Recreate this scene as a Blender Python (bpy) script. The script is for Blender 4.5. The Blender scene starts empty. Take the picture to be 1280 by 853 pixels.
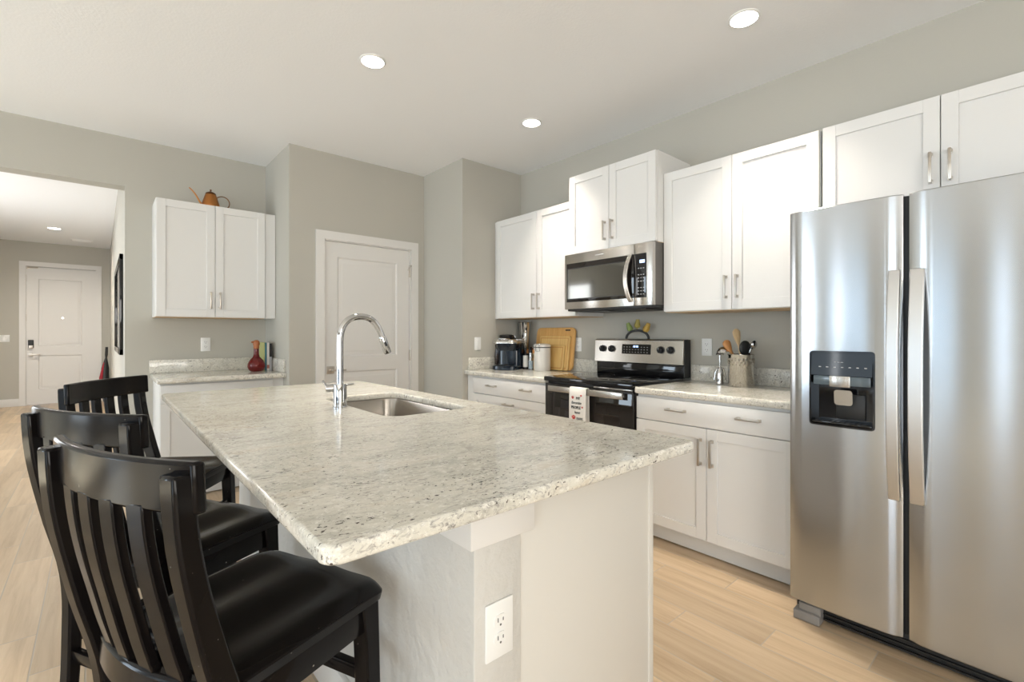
import bpy, bmesh, math, random
from mathutils import Vector, Matrix
random.seed(7)
PI = math.pi
S = bpy.context.scene
COL = S.collection

# ------------------------------------------------------------------ camera
cam_d = bpy.data.cameras.new('camera')
cam_d.sensor_width = 36.0
cam_d.lens = 593.1 / 1280 * 36
cam_d.shift_y = -(426.5 - 418.2) / 1280
cam_d.clip_start = 0.02
cam = bpy.data.objects.new('camera', cam_d)
COL.objects.link(cam)
cam.location = (0, 0, 1.23)
cam.rotation_euler = (PI / 2, 0, -math.radians(41.03))
S.camera = cam

# ------------------------------------------------------------------ view, world, daylight and fill
S.view_settings.view_transform = 'Standard'
S.view_settings.look = 'None'
S.view_settings.gamma = 1.0
S.view_settings.use_curve_mapping = False
S.view_settings.exposure = -0.16
W = bpy.data.worlds.new('world')
S.world = W
W.use_nodes = True
W.node_tree.nodes['Background'].inputs[0].default_value = (0.75, 0.85, 1.0, 1)
W.node_tree.nodes['Background'].inputs[1].default_value = 1.0
LIGHT_K = 1.0
HALL_K = 1.0

def area(name, loc, rot, sx, sy, power, col, shape='RECTANGLE', spread=PI, parent=None):
    d = bpy.data.lights.new(name, 'AREA')
    d.shape = shape
    d.size = sx
    d.size_y = sy
    d.energy = power * LIGHT_K
    d.color = col
    d.spread = spread
    o = bpy.data.objects.new(name, d)
    COL.objects.link(o)
    o.location = loc
    o.rotation_euler = rot
    if parent:
        o.parent = parent
    return o

DAY = (0.74, 0.88, 1.0)
# daylight through openings beside the camera; corner, back and hall are added fill
area('daylight_patio', (-4.62, -1.6, 1.25), (0, -PI / 2, 0), 2.3, 2.2, 98, DAY)
area('corner_fill', (-4.62, 3.95, 1.2), (0, -PI / 2, 0), 2.2, 1.1, 90, DAY)  # unseen source added to brighten the backsplash wall
area('daylight_slit', (-4.62, 0.50, 1.25), (0, -PI / 2, 0), 2.3, 0.11, 6, DAY)
area('daylight_side', (-4.62, 2.10, 1.25), (0, -PI / 2, 0), 2.3, 1.5, 14, (0.66, 0.87, 1.0))
area('daylight_gap', (-4.60, 2.40, 1.25), (0, -PI / 2, 0), 2.2, 0.09, 5, (0.95, 0.98, 1.0))
area('back_fill', (-1.2, -3.62, 1.35), (-PI / 2, 0, PI), 3.0, 2.1, 190, (1.0, 0.95, 0.87))  # added warm fill from behind, standing in for a camera flash
area('hall_fill', (-2.16, 7.4, 1.3), (0, -PI / 2, 0), 2.0, 2.6, 95, (0.92, 0.96, 1.0))  # added to brighten the hall and its ceiling; the wall behind is solid
sun_d = bpy.data.lights.new('sun', 'SUN')
sun_d.energy = 38
sun_d.angle = 0.02
sun_d.color = (0.74, 0.88, 1.0)
sun = bpy.data.objects.new('sun', sun_d)
COL.objects.link(sun)
sun.rotation_euler = Vector((0.62, 0.12, -0.60)).to_track_quat('-Z', 'Y').to_euler()

# ------------------------------------------------------------------ materials
def nodes(m):
    return m.node_tree.nodes, m.node_tree.links

def mat(name, col, rough=0.5, metal=0.0, **kw):
    m = bpy.data.materials.new(name)
    m.use_nodes = True
    b = m.node_tree.nodes['Principled BSDF']
    b.inputs['Base Color'].default_value = (*col, 1)
    b.inputs['Roughness'].default_value = rough
    b.inputs['Metallic'].default_value = metal
    for k, v in kw.items():
        b.inputs[k.replace('_', ' ')].default_value = v
    return m

def bumpy(m, scale, strength, dist=0.002, detail=3):
    n, l = nodes(m)
    b = n['Principled BSDF']
    tc = n.new('ShaderNodeTexCoord')
    t = n.new('ShaderNodeTexNoise')
    t.inputs['Scale'].default_value = scale
    t.inputs['Detail'].default_value = detail
    bp = n.new('ShaderNodeBump')
    bp.inputs['Strength'].default_value = strength
    bp.inputs['Distance'].default_value = dist
    l.new(tc.outputs['Object'], t.inputs['Vector'])
    l.new(t.outputs['Fac'], bp.inputs['Height'])
    l.new(bp.outputs['Normal'], b.inputs['Normal'])
    return m

def mathn(n, l, op, a, b=None):
    x = n.new('ShaderNodeMath')
    x.operation = op
    for i, v in enumerate((a, b)):
        if v is None:
            continue
        if isinstance(v, (int, float)):
            x.inputs[i].default_value = v
        else:
            l.new(v, x.inputs[i])
    return x.outputs[0]

def mixc(n, l, fac, a, b):
    x = n.new('ShaderNodeMix')
    x.data_type = 'RGBA'
    if isinstance(fac, (int, float)):
        x.inputs['Factor'].default_value = fac
    else:
        l.new(fac, x.inputs['Factor'])
    for s, v in ((x.inputs['A'], a), (x.inputs['B'], b)):
        if isinstance(v, tuple):
            s.default_value = (*v, 1)
        else:
            l.new(v, s)
    return x.outputs['Result']

def ramp(n, l, fac, stops):
    r = n.new('ShaderNodeValToRGB')
    e = r.color_ramp.elements
    while len(e) < len(stops):
        e.new(0.5)
    for el, (p, c) in zip(e, stops):
        el.position = p
        el.color = (*c, 1) if isinstance(c, tuple) else (c, c, c, 1)
    l.new(fac, r.inputs[0])
    return r.outputs[0]

def noise(n, l, vec, scale, detail=4, rough=0.6, dist=0.0):
    t = n.new('ShaderNodeTexNoise')
    t.inputs['Scale'].default_value = scale
    t.inputs['Detail'].default_value = detail
    t.inputs['Roughness'].default_value = rough
    t.inputs['Distortion'].default_value = dist
    l.new(vec, t.inputs['Vector'])
    return t.outputs['Fac']

def mapped(n, l, scale=(1, 1, 1), rot=(0, 0, 0), world=False):
    if world:
        src = n.new('ShaderNodeNewGeometry').outputs['Position']
    else:
        src = n.new('ShaderNodeTexCoord').outputs['Object']
    mp = n.new('ShaderNodeMapping')
    mp.inputs['Scale'].default_value = scale
    mp.inputs['Rotation'].default_value = rot
    l.new(src, mp.inputs['Vector'])
    return mp.outputs[0]

def granite():
    m = mat('granite', (0.7, 0.65, 0.55), 0.10)
    n, l = nodes(m)
    b = n['Principled BSDF']
    v = mapped(n, l, world=True)
    vs = mapped(n, l, scale=(1.0, 2.4, 1.7), rot=(0.2, 0.1, 0.75), world=True)
    big = noise(n, l, vs, 4.5, 5, 0.65, 0.8)
    c = ramp(n, l, big, [(0.28, (0.48, 0.46, 0.41)), (0.44, (0.62, 0.60, 0.53)), (0.58, (0.71, 0.685, 0.61)), (0.74, (0.62, 0.56, 0.46))])
    # pale and grey crystals
    fine = noise(n, l, v, 75, 6, 0.75, 0.4)
    c = mixc(n, l, ramp(n, l, fine, [(0.52, 0.0), (0.62, 0.75)]), c, (0.85, 0.83, 0.77))
    grey = noise(n, l, vs, 48, 6, 0.8, 1.0)
    patch = ramp(n, l, noise(n, l, vs, 6, 4, 0.7, 1.2), [(0.42, 0.15), (0.60, 1.0)])
    gm = mathn(n, l, 'MULTIPLY', ramp(n, l, grey, [(0.51, 0.0), (0.62, 0.95)]), patch)
    c = mixc(n, l, gm, c, (0.24, 0.225, 0.215))
    rust = noise(n, l, vs, 30, 5, 0.75, 0.6)
    rm = mathn(n, l, 'MULTIPLY', ramp(n, l, rust, [(0.60, 0.0), (0.70, 0.5)]), patch)
    c = mixc(n, l, rm, c, (0.36, 0.22, 0.15))
    # dark grains
    dk = noise(n, l, mapped(n, l, scale=(1.0, 1.5, 1.3), rot=(0.2, 0.1, 0.75), world=True), 85, 4, 0.62, 0.2)
    pk = ramp(n, l, noise(n, l, vs, 5.5, 4, 0.7, 1.0), [(0.36, 0.0), (0.62, 0.085)])
    dm = ramp(n, l, mathn(n, l, 'ADD', dk, pk), [(0.680, 0.0), (0.702, 0.92)])
    c = mixc(n, l, dm, c, (0.05, 0.038, 0.036))
    l.new(c, b.inputs['Base Color'])
    return m

def plank_floor():
    m = mat('wood_tile_floor', (0.5, 0.38, 0.25), 0.33)
    n, l = nodes(m)
    b = n['Principled BSDF']
    pos = n.new('ShaderNodeNewGeometry').outputs['Position']
    sp = n.new('ShaderNodeSeparateXYZ')
    l.new(pos, sp.inputs[0])
    PW, PL = 0.1545, 0.915
    rx = mathn(n, l, 'DIVIDE', mathn(n, l, 'ADD', sp.outputs[0], 20 * PW - 2.28 + 14 * PW + 0.0), PW)
    row = mathn(n, l, 'FLOOR', rx)
    fx = mathn(n, l, 'SUBTRACT', rx, row)
    sh = mathn(n, l, 'FRACT', mathn(n, l, 'MULTIPLY', row, 0.344))
    ry = mathn(n, l, 'ADD', mathn(n, l, 'DIVIDE', mathn(n, l, 'ADD', sp.outputs[1], 20.268), PL), sh)
    idx = mathn(n, l, 'FLOOR', ry)
    fy = mathn(n, l, 'SUBTRACT', ry, idx)
    ex = mathn(n, l, 'MULTIPLY', mathn(n, l, 'MINIMUM', fx, mathn(n, l, 'SUBTRACT', 1.0, fx)), PW)
    ey = mathn(n, l, 'MULTIPLY', mathn(n, l, 'MINIMUM', fy, mathn(n, l, 'SUBTRACT', 1.0, fy)), PL)
    grout = ramp(n, l, mathn(n, l, 'MULTIPLY', mathn(n, l, 'MINIMUM', ex, ey), 100), [(0.18, 1.0), (0.30, 0.0)])
    cb = n.new('ShaderNodeCombineXYZ')
    l.new(row, cb.inputs[0])
    l.new(idx, cb.inputs[1])
    wn = n.new('ShaderNodeTexWhiteNoise')
    l.new(cb.outputs[0], wn.inputs['Vector'])
    off = n.new('ShaderNodeVectorMath')
    off.operation = 'MULTIPLY_ADD'
    l.new(wn.outputs['Color'], off.inputs[0])
    off.inputs[1].default_value = (7, 7, 7)
    l.new(pos, off.inputs[2])
    mp = n.new('ShaderNodeMapping')
    mp.inputs['Scale'].default_value = (11, 0.7, 1)
    l.new(off.outputs[0], mp.inputs[0])
    g = noise(n, l, mp.outputs[0], 2.2, 6, 0.62, 0.35)
    wood = ramp(n, l, g, [(0.22, (0.36, 0.26, 0.16)), (0.5, (0.51, 0.39, 0.26)), (0.78, (0.61, 0.49, 0.345))])
    tone = ramp(n, l, wn.outputs['Value'], [(0.0, (0.80, 0.78, 0.76)), (1.0, (1.12, 1.10, 1.08))])
    mul = n.new('ShaderNodeMix')
    mul.data_type = 'RGBA'
    mul.blend_type = 'MULTIPLY'
    mul.inputs['Factor'].default_value = 1
    l.new(wood, mul.inputs['A'])
    l.new(tone, mul.inputs['B'])
    c = mixc(n, l, grout, mul.outputs['Result'], (0.40, 0.34, 0.27))
    l.new(c, b.inputs['Base Color'])
    bp = n.new('ShaderNodeBump')
    bp.inputs['Strength'].default_value = 0.25
    bp.inputs['Distance'].default_value = 0.002
    l.new(mathn(n, l, 'SUBTRACT', 1.0, grout), bp.inputs['Height'])
    l.new(bp.outputs[0], b.inputs['Normal'])
    return m

def brushed(name, col, rough, rot=0.25, amt=0.04, aniso=0.8):
    """brushed metal; rot 0.25 spreads reflections up and down"""
    m = mat(name, col, rough, 1.0)
    n, l = nodes(m)
    b = n['Principled BSDF']
    b.inputs['Anisotropic'].default_value = aniso
    b.inputs['Anisotropic Rotation'].default_value = rot
    tg = n.new('ShaderNodeTangent')
    tg.direction_type = 'RADIAL'
    tg.axis = 'Z'
    l.new(tg.outputs[0], b.inputs['Tangent'])
    f = noise(n, l, mapped(n, l, scale=(3, 3, 160)), 3, 3, 0.6)
    r = n.new('ShaderNodeMapRange')
    r.inputs['To Min'].default_value = rough - amt / 2
    r.inputs['To Max'].default_value = rough + amt / 2
    l.new(f, r.inputs['Value'])
    l.new(r.outputs[0], b.inputs['Roughness'])
    return m

def woody(name, c1, c2, scale=(40, 40, 4), rough=0.45):
    m = mat(name, c1, rough)
    n, l = nodes(m)
    v = mapped(n, l, scale=scale)
    f = noise(n, l, v, 1.5, 4, 0.6, 0.5)
    l.new(ramp(n, l, f, [(0.3, c1), (0.7, c2)]), n['Principled BSDF'].inputs['Base Color'])
    return m

def black_lacquer():
    m = mat('black_lacquer', (0.005, 0.004, 0.004), 0.18)
    n, l = nodes(m)
    b = n['Principled BSDF']
    b.inputs['Specular IOR Level'].default_value = 0.16
    f = noise(n, l, mapped(n, l), 9, 4, 0.6)
    l.new(ramp(n, l, f, [(0.3, 0.10), (0.7, 0.19)]), b.inputs['Roughness'])
    sc = noise(n, l, mapped(n, l), 130, 1, 0.5)
    l.new(mixc(n, l, ramp(n, l, sc, [(0.80, 0.0), (0.83, 0.5)]), (0.006, 0.005, 0.005), (0.5, 0.46, 0.4)), b.inputs['Base Color'])
    return m

def emit(name, col, power):
    m = mat(name, col, 0.5)
    b = m.node_tree.nodes['Principled BSDF']
    b.inputs['Emission Color'].default_value = (*col, 1)
    b.inputs['Emission Strength'].default_value = power
    return m

WALL = bumpy(mat('greige_wall_paint', (0.465, 0.45, 0.40), 0.75), 90, 0.25, 0.002)
KNEE = bumpy(mat('pale_grey_textured_paint', (0.58, 0.565, 0.53), 0.6), 30, 0.5, 0.010, 3)
CEIL = bumpy(mat('ceiling_paint', (0.88, 0.885, 0.89), 0.9), 70, 0.3, 0.003)
WHITE = mat('white_cabinet_paint', (0.715, 0.71, 0.695), 0.35)
TRIM = mat('white_trim_paint', (0.72, 0.705, 0.68), 0.38)
PANEL = mat('island_panel_paint', (0.64, 0.615, 0.565), 0.4)
GRAN = granite()
FLOOR = plank_floor()
NICKEL = mat('satin_nickel', (0.55, 0.51, 0.46), 0.30, 1.0)
CHROME = mat('chrome', (0.56, 0.56, 0.565), 0.06, 1.0)
STEEL = brushed('brushed_steel', (0.50, 0.515, 0.535), 0.19)
STEELH = brushed('warm_brushed_steel', (0.56, 0.535, 0.50), 0.25)
HANDST = mat('satin_handle_steel', (0.66, 0.665, 0.67), 0.33, 1.0)
SINKST = brushed('sink_steel', (0.40, 0.37, 0.335), 0.24)
BLACK = mat('black_gloss', (0.006, 0.006, 0.007), 0.06)
GLASSK = mat('black_oven_glass', (0.010, 0.008, 0.007), 0.03)
BLKM = mat('black_matte', (0.012, 0.012, 0.012), 0.45)
DGREY = mat('dark_grey_plastic', (0.09, 0.09, 0.095), 0.4)
LACQ = black_lacquer()
PLAST = mat('white_plastic', (0.82, 0.82, 0.80), 0.35)
SLOT = mat('slot_grey', (0.12, 0.12, 0.12), 0.6)
CERAM = mat('white_ceramic', (0.80, 0.77, 0.72), 0.18)
COPPER = mat('aged_copper', (0.45, 0.19, 0.06), 0.30, 1.0)
RUBYG = mat('ruby_glass', (0.20, 0.008, 0.008), 0.06, 0.0, Transmission_Weight=0.5, IOR=1.45)
TERRA = woody('stopper_terracotta', (0.30, 0.09, 0.03), (0.42, 0.15, 0.05), (20, 20, 20))
BAMBOO = woody('bamboo', (0.60, 0.32, 0.09), (0.72, 0.43, 0.15), (50, 50, 3))
BAMBOO2 = woody('light_bamboo', (0.66, 0.42, 0.14), (0.78, 0.53, 0.21), (50, 50, 3))
BAMBOOD = woody('dark_bamboo_edge', (0.50, 0.22, 0.05), (0.60, 0.30, 0.08), (50, 50, 3))
MAPLE = woody('maple_underside', (0.55, 0.36, 0.18), (0.62, 0.43, 0.23), (40, 4, 40))
SPOONW = woody('spoon_wood', (0.50, 0.22, 0.07), (0.60, 0.30, 0.11), (40, 40, 5))
SPOONL = woody('pale_spoon_wood', (0.66, 0.48, 0.26), (0.75, 0.57, 0.34), (40, 40, 5))
TOWEL = bumpy(mat('white_cotton', (0.78, 0.76, 0.72), 0.9), 400, 0.3, 0.001)
INK = mat('black_ink', (0.02, 0.02, 0.02), 0.9)
INKG = mat('grey_ink', (0.16, 0.17, 0.17), 0.9)
RED = mat('red_ink', (0.55, 0.05, 0.04), 0.9)
LENS = emit('lamp_lens', (1.0, 0.96, 0.90), 20)
DISP = emit('display_blue', (0.45, 0.6, 1.0), 2.0)
ICON = mat('printed_white', (0.55, 0.55, 0.56), 0.5)
LEAFG = mat('leaf_green', (0.26, 0.34, 0.10), 0.5)
LEAFY = mat('artichoke_olive', (0.40, 0.33, 0.08), 0.5)
LEAFO = mat('artichoke_ochre', (0.55, 0.36, 0.08), 0.5)
PAPER = mat('paper', (0.80, 0.78, 0.72), 0.8)
NAVY = mat('navy_gloss', (0.006, 0.012, 0.022), 0.12)
SMOKE = mat('smoked_tank', (0.05, 0.03, 0.025), 0.05, 0.0, Transmission_Weight=0.5)

# ------------------------------------------------------------------ mesh helpers
def box(bm, x0, x1, y0, y1, z0, z1, bev=0.0, seg=2):
    r = bmesh.ops.create_cube(bm, size=1)
    vs = r['verts']
    c = Vector(((x0 + x1) / 2, (y0 + y1) / 2, (z0 + z1) / 2))
    for v in vs:
        v.co = Vector((v.co.x * abs(x1 - x0), v.co.y * abs(y1 - y0), v.co.z * abs(z1 - z0))) + c
    if bev:
        es = {e for v in vs for e in v.link_edges}
        bmesh.ops.bevel(bm, geom=list(es), offset=bev, segments=seg, affect='EDGES', profile=0.5)

def loft(bm, rings, cap=True, closed=False):
    R = [[bm.verts.new(p) for p in r] for r in rings]
    n = len(R[0])
    pairs = list(zip(R[:-1], R[1:])) + ([(R[-1], R[0])] if closed else [])
    for a, b in pairs:
        for i in range(n):
            j = (i + 1) % n
            try:
                bm.faces.new((a[i], a[j], b[j], b[i]))
            except ValueError:
                pass
    if cap and not closed:
        bm.faces.new(list(reversed(R[0])))
        bm.faces.new(R[-1])

def tube(bm, pts, r, seg=12, cap=True):
    pts = [Vector(p) for p in pts]
    rs = r if isinstance(r, (list, tuple)) else [r] * len(pts)
    rings = []
    up = None
    for i, p in enumerate(pts):
        t = (pts[min(i + 1, len(pts) - 1)] - pts[max(i - 1, 0)]).normalized()
        if up is None:
            up = t.orthogonal().normalized()
        else:
            up = (up - t * up.dot(t)).normalized()
        q = t.cross(up)
        rings.append([p + (up * math.cos(2 * PI * k / seg) + q * math.sin(2 * PI * k / seg)) * rs[i] for k in range(seg)])
    loft(bm, rings, cap)

def lathe(bm, prof, c=(0, 0, 0), seg=32, cap=True):
    loft(bm, [[(c[0] + r * math.cos(2 * PI * k / seg), c[1] + r * math.sin(2 * PI * k / seg), c[2] + z) for k in range(seg)] for r, z in prof], cap)

def cyl(bm, p0, p1, r0, r1=None, seg=24):
    tube(bm, [p0, p1], [r0, r0 if r1 is None else r1], seg)

def bez(p0, p1, p2, p3, n=12):
    P = [Vector(p) for p in (p0, p1, p2, p3)]
    out = []
    for i in range(n + 1):
        t = i / n
        out.append(P[0] * (1 - t) ** 3 + P[1] * 3 * t * (1 - t) ** 2 + P[2] * 3 * t * t * (1 - t) + P[3] * t ** 3)
    return out

def rrect(x0, x1, y0, y1, r, n=6):
    out = []
    for cx, cy, a0 in ((x1 - r, y1 - r, 0), (x0 + r, y1 - r, PI / 2), (x0 + r, y0 + r, PI), (x1 - r, y0 + r, 1.5 * PI)):
        for k in range(n + 1):
            a = a0 + k / n * PI / 2
            out.append((cx + r * math.cos(a), cy + r * math.sin(a)))
    return out

def B():
    return bmesh.new()

def obj(name, bm, m, parent=None, bevel=0.0, ang=40, sub=0):
    me = bpy.data.meshes.new(name)
    bmesh.ops.recalc_face_normals(bm, faces=bm.faces)
    bm.to_mesh(me)
    bm.free()
    return mesh_obj(name, me, m, parent, bevel, ang, sub)

def mesh_obj(name, me, m, parent=None, bevel=0.0, ang=40, sub=0):
    me.materials.clear()
    me.materials.append(m)
    for p in me.polygons:
        p.use_smooth = True
    me.set_sharp_from_angle(angle=math.radians(ang))
    o = bpy.data.objects.new(name, me)
    COL.objects.link(o)
    if parent:
        o.parent = parent
    if sub:
        md = o.modifiers.new('sub', 'SUBSURF')
        md.levels = sub
        md.render_levels = sub
    if bevel:
        md = o.modifiers.new('bevel', 'BEVEL')
        md.width = bevel
        md.segments = 2
        md.limit_method = 'ANGLE'
        md.angle_limit = math.radians(50)
    return o

def thing(name, label, cat, loc=(0, 0, 0), rz=0.0, group=None):
    o = bpy.data.objects.new(name, None)
    o.empty_display_size = 0.1
    COL.objects.link(o)
    o.location = loc
    o.rotation_euler = (0, 0, rz)
    return tag(o, label, cat, group)

def tag(o, label, cat, group=None):
    o['label'] = label
    o['category'] = cat
    if group:
        o['group'] = group
    return o

def struct(name, bm, m, parent=None, label=None, bevel=0.0):
    o = obj(name, bm, m, parent, bevel)
    if not parent:
        o['kind'] = 'structure'
        if label:
            o['label'] = label
    return o

def slab2d(name, loops, z0, z1, edge, m, parent=None):
    """flat slab from closed outlines (the later ones are holes) with rounded edges"""
    cu = bpy.data.curves.new(name, 'CURVE')
    cu.dimensions = '2D'
    cu.fill_mode = 'BOTH'
    cu.extrude = (z1 - z0) / 2 - edge
    cu.bevel_depth = edge
    cu.bevel_resolution = 3
    cu.offset = -edge
    for lp in loops:
        sp = cu.splines.new('POLY')
        sp.points.add(len(lp) - 1)
        for p, q in zip(sp.points, lp):
            p.co = (q[0], q[1], 0, 1)
        sp.use_cyclic_u = True
    o = bpy.data.objects.new(name, cu)
    COL.objects.link(o)
    bpy.context.view_layer.update()
    me = bpy.data.meshes.new_from_object(o.evaluated_get(bpy.context.evaluated_depsgraph_get()))
    bpy.data.objects.remove(o)
    bpy.data.curves.remove(cu)
    for v in me.vertices:
        v.co.z += (z0 + z1) / 2
    me.name = name
    return mesh_obj(name, me, m, parent, 0, 50)

def text_obj(name, body, size, m, parent, loc, rot, depth=0.0006, sx=1.0, shear=0.0):
    cu = bpy.data.curves.new(name, 'FONT')
    cu.body = body
    cu.size = size
    cu.extrude = depth
    cu.align_x = 'CENTER'
    cu.align_y = 'CENTER'
    cu.shear = shear
    o = bpy.data.objects.new(name, cu)
    COL.objects.link(o)
    bpy.context.view_layer.update()
    me = bpy.data.meshes.new_from_object(o.evaluated_get(bpy.context.evaluated_depsgraph_get()))
    bpy.data.objects.remove(o)
    bpy.data.curves.remove(cu)
    me.transform(Matrix.Translation(loc) @ Matrix.Rotation(rot[2], 4, 'Z') @ Matrix.Rotation(rot[0], 4, 'X') @ Matrix.Diagonal((sx, 1, 1, 1)))
    me.name = name
    return mesh_obj(name, me, m, parent)

def boolean_cut(o, bm_cut):
    me = bpy.data.meshes.new('cut')
    bmesh.ops.recalc_face_normals(bm_cut, faces=bm_cut.faces)
    bm_cut.to_mesh(me)
    bm_cut.free()
    c = bpy.data.objects.new('cut', me)
    COL.objects.link(c)
    c.matrix_world = o.matrix_world
    md = o.modifiers.new('cut', 'BOOLEAN')
    md.object = c
    md.solver = 'EXACT'
    par = o.parent
    bpy.context.view_layer.update()
    c.matrix_world = o.matrix_world
    bpy.context.view_layer.update()
    new = bpy.data.meshes.new_from_object(o.evaluated_get(bpy.context.evaluated_depsgraph_get()))
    o.modifiers.remove(md)
    o.data = new
    bpy.data.objects.remove(c)
    new.set_sharp_from_angle(angle=math.radians(30))

# ------------------------------------------------------------------ room shell
XR, YE, YP, YL, HC = 3.11, 3.44, 4.10, 4.82, 2.785
XC, XN = 2.415, 1.165          # corner of the end wall, corner of the nook
XH, YF, HH = 0.153, 11.65, 2.83  # hall jamb, front wall, hall ceiling
b = B(); box(b, -4.8, 3.3, -3.7, 12.0, -0.1, 0.0); struct('floor', b, FLOOR)
b = B(); box(b, -4.8, 3.3, -3.7, YL + 0.15, HC, HC + 0.1); struct('ceiling', b, CEIL)
b = B(); box(b, -2.3, 0.4, YL + 0.15, 12.0, HH, HH + 0.1); struct('ceiling_hall', b, CEIL)
b = B(); box(b, XR, XR + 0.12, -3.7, YE, 0, HC); struct('wall_right', b, WALL)
b = B(); box(b, XC, XR + 0.12, YE, YP + 0.12, 0, HC); struct('wall_end', b, WALL)
b = B()
box(b, XN + 0.12, 1.445, YP, YP + 0.12, 0, HC); box(b, 2.27, XC, YP, YP + 0.12, 0, HC); box(b, 1.445, 2.27, YP, YP + 0.12, 2.045, HC)
struct('wall_pantry', b, WALL)
b = B(); box(b, XN, XN + 0.12, YP, YL + 0.15, 0, HC); struct('wall_return', b, WALL)
b = B()
box(b, XH, XN, YL, YL + 0.15, 0, HC); box(b, -2.2, XH, YL, YL + 0.15, 2.397, HC); box(b, -4.7, -2.2, YL, YL + 0.15, 0, HC)
struct('wall_left', b, WALL)
b = B(); box(b, XH + 0.005, XH + 0.13, YL + 0.15, YF, 0, HH); struct('wall_hall_right', b, WALL)
b = B()
box(b, -2.3, -2.2, YL + 0.15, YF, 0, HH)
struct('wall_hall_left', b, WALL)
b = B()
box(b, -2.3, -0.95, YF, YF + 0.12, 0, HH); box(b, -0.035, XH + 0.13, YF, YF + 0.12, 0, HH); box(b, -0.95, -0.035, YF, YF + 0.12, 2.405, HH)
struct('wall_hall_front', b, WALL)
b = B()
OPEN = ((-2.7, -0.5), (0.39, 0.61), (1.35, 2.85), (3.4, 4.5))  # last opening is added for the corner fill
ys = [-3.7] + [v for o in OPEN for v in o] + [YL]
for k in range(0, len(ys), 2):
    box(b, -4.7, -4.58, ys[k], ys[k + 1], 0, HC)
for y0, y1 in OPEN:
    box(b, -4.7, -4.58, y0, y1, 2.4, HC); box(b, -4.7, -4.58, y0, y1, 0, 0.1)
struct('wall_window_side', b, WALL)
b = B()
box(b, -4.7, -2.7, -3.7, -3.58, 0, HC); box(b, 0.3, 3.3, -3.7, -3.58, 0, HC); box(b, -2.7, 0.3, -3.7, -3.58, 2.4, HC); box(b, -2.7, 0.3, -3.7, -3.58, 0, 0.3)
struct('wall_back', b, WALL)

def window_frame(name, axis, at, u0, u1, z0, z1, mull):
    b = B()
    def bar(a0, a1, c0, c1):
        if axis == 'x':
            box(b, at, at + 0.05, a0, a1, c0, c1)
        else:
            box(b, a0, a1, at, at + 0.05, c0, c1)
    bar(u0, u1, z0, z0 + 0.06); bar(u0, u1, z1 - 0.06, z1); bar(u0, u0 + 0.06, z0, z1); bar(u1 - 0.06, u1, z0, z1)
    for k in range(1, mull):
        c = u0 + (u1 - u0) * k / mull
        bar(c - 0.04, c + 0.04, z0, z1)
    struct(name, b, TRIM)
window_frame('window_1', 'x', -4.60, -2.7, -0.5, 0.1, 2.4, 2)
window_frame('window_2', 'x', -4.60, 1.35, 2.85, 0.1, 2.4, 1)
window_frame('added_window_4', 'x', -2.2, 6.1, 8.7, 0.3, 2.3, 2)  # added frame on the solid hall wall, around the hall fill
window_frame('added_window_5', 'x', -4.60, 3.4, 4.5, 0.1, 2.4, 1)  # added unseen window that carries the corner fill
window_frame('window_3', 'y', -3.60, -2.7, 0.3, 0.3, 2.4, 3)

# baseboards
b = B(); box(b, -2.2, -1.03, YF - 0.014, YF, 0, 0.13, 0.003); box(b, 0.033, XH, YF - 0.014, YF, 0, 0.13, 0.003); struct('baseboard_hall', b, TRIM)
b = B(); box(b, XH - 0.009, XH + 0.005, YL + 0.16, YF - 0.014, 0, 0.13, 0.003); struct('baseboard_hall_side', b, TRIM)
b = B(); box(b, XH, 0.30, YL - 0.014, YL, 0, 0.13, 0.003); struct('baseboard_left', b, TRIM)
b = B(); box(b, XN, 1.375, YP - 0.014, YP, 0, 0.13, 0.003); box(b, 2.346, XC, YP - 0.014, YP, 0, 0.13, 0.003); struct('baseboard_pantry', b, TRIM)

# ------------------------------------------------------------------ doors of the house
def casing(name, x0, x1, zt, y, w):
    b = B()
    for t, o in ((0.014, 0.0),):
        v = w
        box(b, x0, x0 + v, y - t, y, 0, zt - v)
        box(b, x1 - v, x1, y - t, y, 0, zt - v)
        box(b, x0, x1, y - t, y, zt - v, zt)
    # jamb lining inside the opening
    box(b, x0 + w - 0.004, x0 + w + 0.008, y + 0.0005, y + 0.11, 0, zt - w)
    box(b, x1 - w - 0.008, x1 - w + 0.004, y + 0.0005, y + 0.11, 0, zt - w)
    box(b, x0 + w, x1 - w, y + 0.0005, y + 0.11, zt - w - 0.008, zt - w)
    struct(name, b, TRIM)

def panel_door(name, x0, x1, z0, z1, y, panels):
    """leaf with its face at y; panels = [(x0, x1, z0, z1)]"""
    b = B()
    px0, px1 = panels[0][0], panels[0][1]
    t = 0.04
    box(b, x0, px0, y, y + t, z0, z1)
    box(b, px1, x1, y, y + t, z0, z1)
    zs = [z0] + [v for p in sorted(panels, key=lambda p: p[2]) for v in (p[2], p[3])] + [z1]
    for i in range(0, len(zs), 2):
        box(b, px0, px1, y, y + t, zs[i], zs[i + 1])
    for (a0, a1, c0, c1) in panels:
        def ring(i, d):
            return [(a0 + i, y + d, c0 + i), (a1 - i, y + d, c0 + i), (a1 - i, y + d, c1 - i), (a0 + i, y + d, c1 - i)]
        loft(b, [ring(0, 0.0), ring(0.012, 0.012), ring(0.030, 0.012), ring(0.050, 0.004)], cap=False)
        q = [b.verts.new(p) for p in ring(0.050, 0.004)]
        b.faces.new(q)
    o = struct(name, b, TRIM)
    o['label'] = {'door_1': 'white two-panel pantry door in a white casing', 'door_2': 'tall cream two-panel front door at the end of the hall'}[name]
    return o

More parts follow.
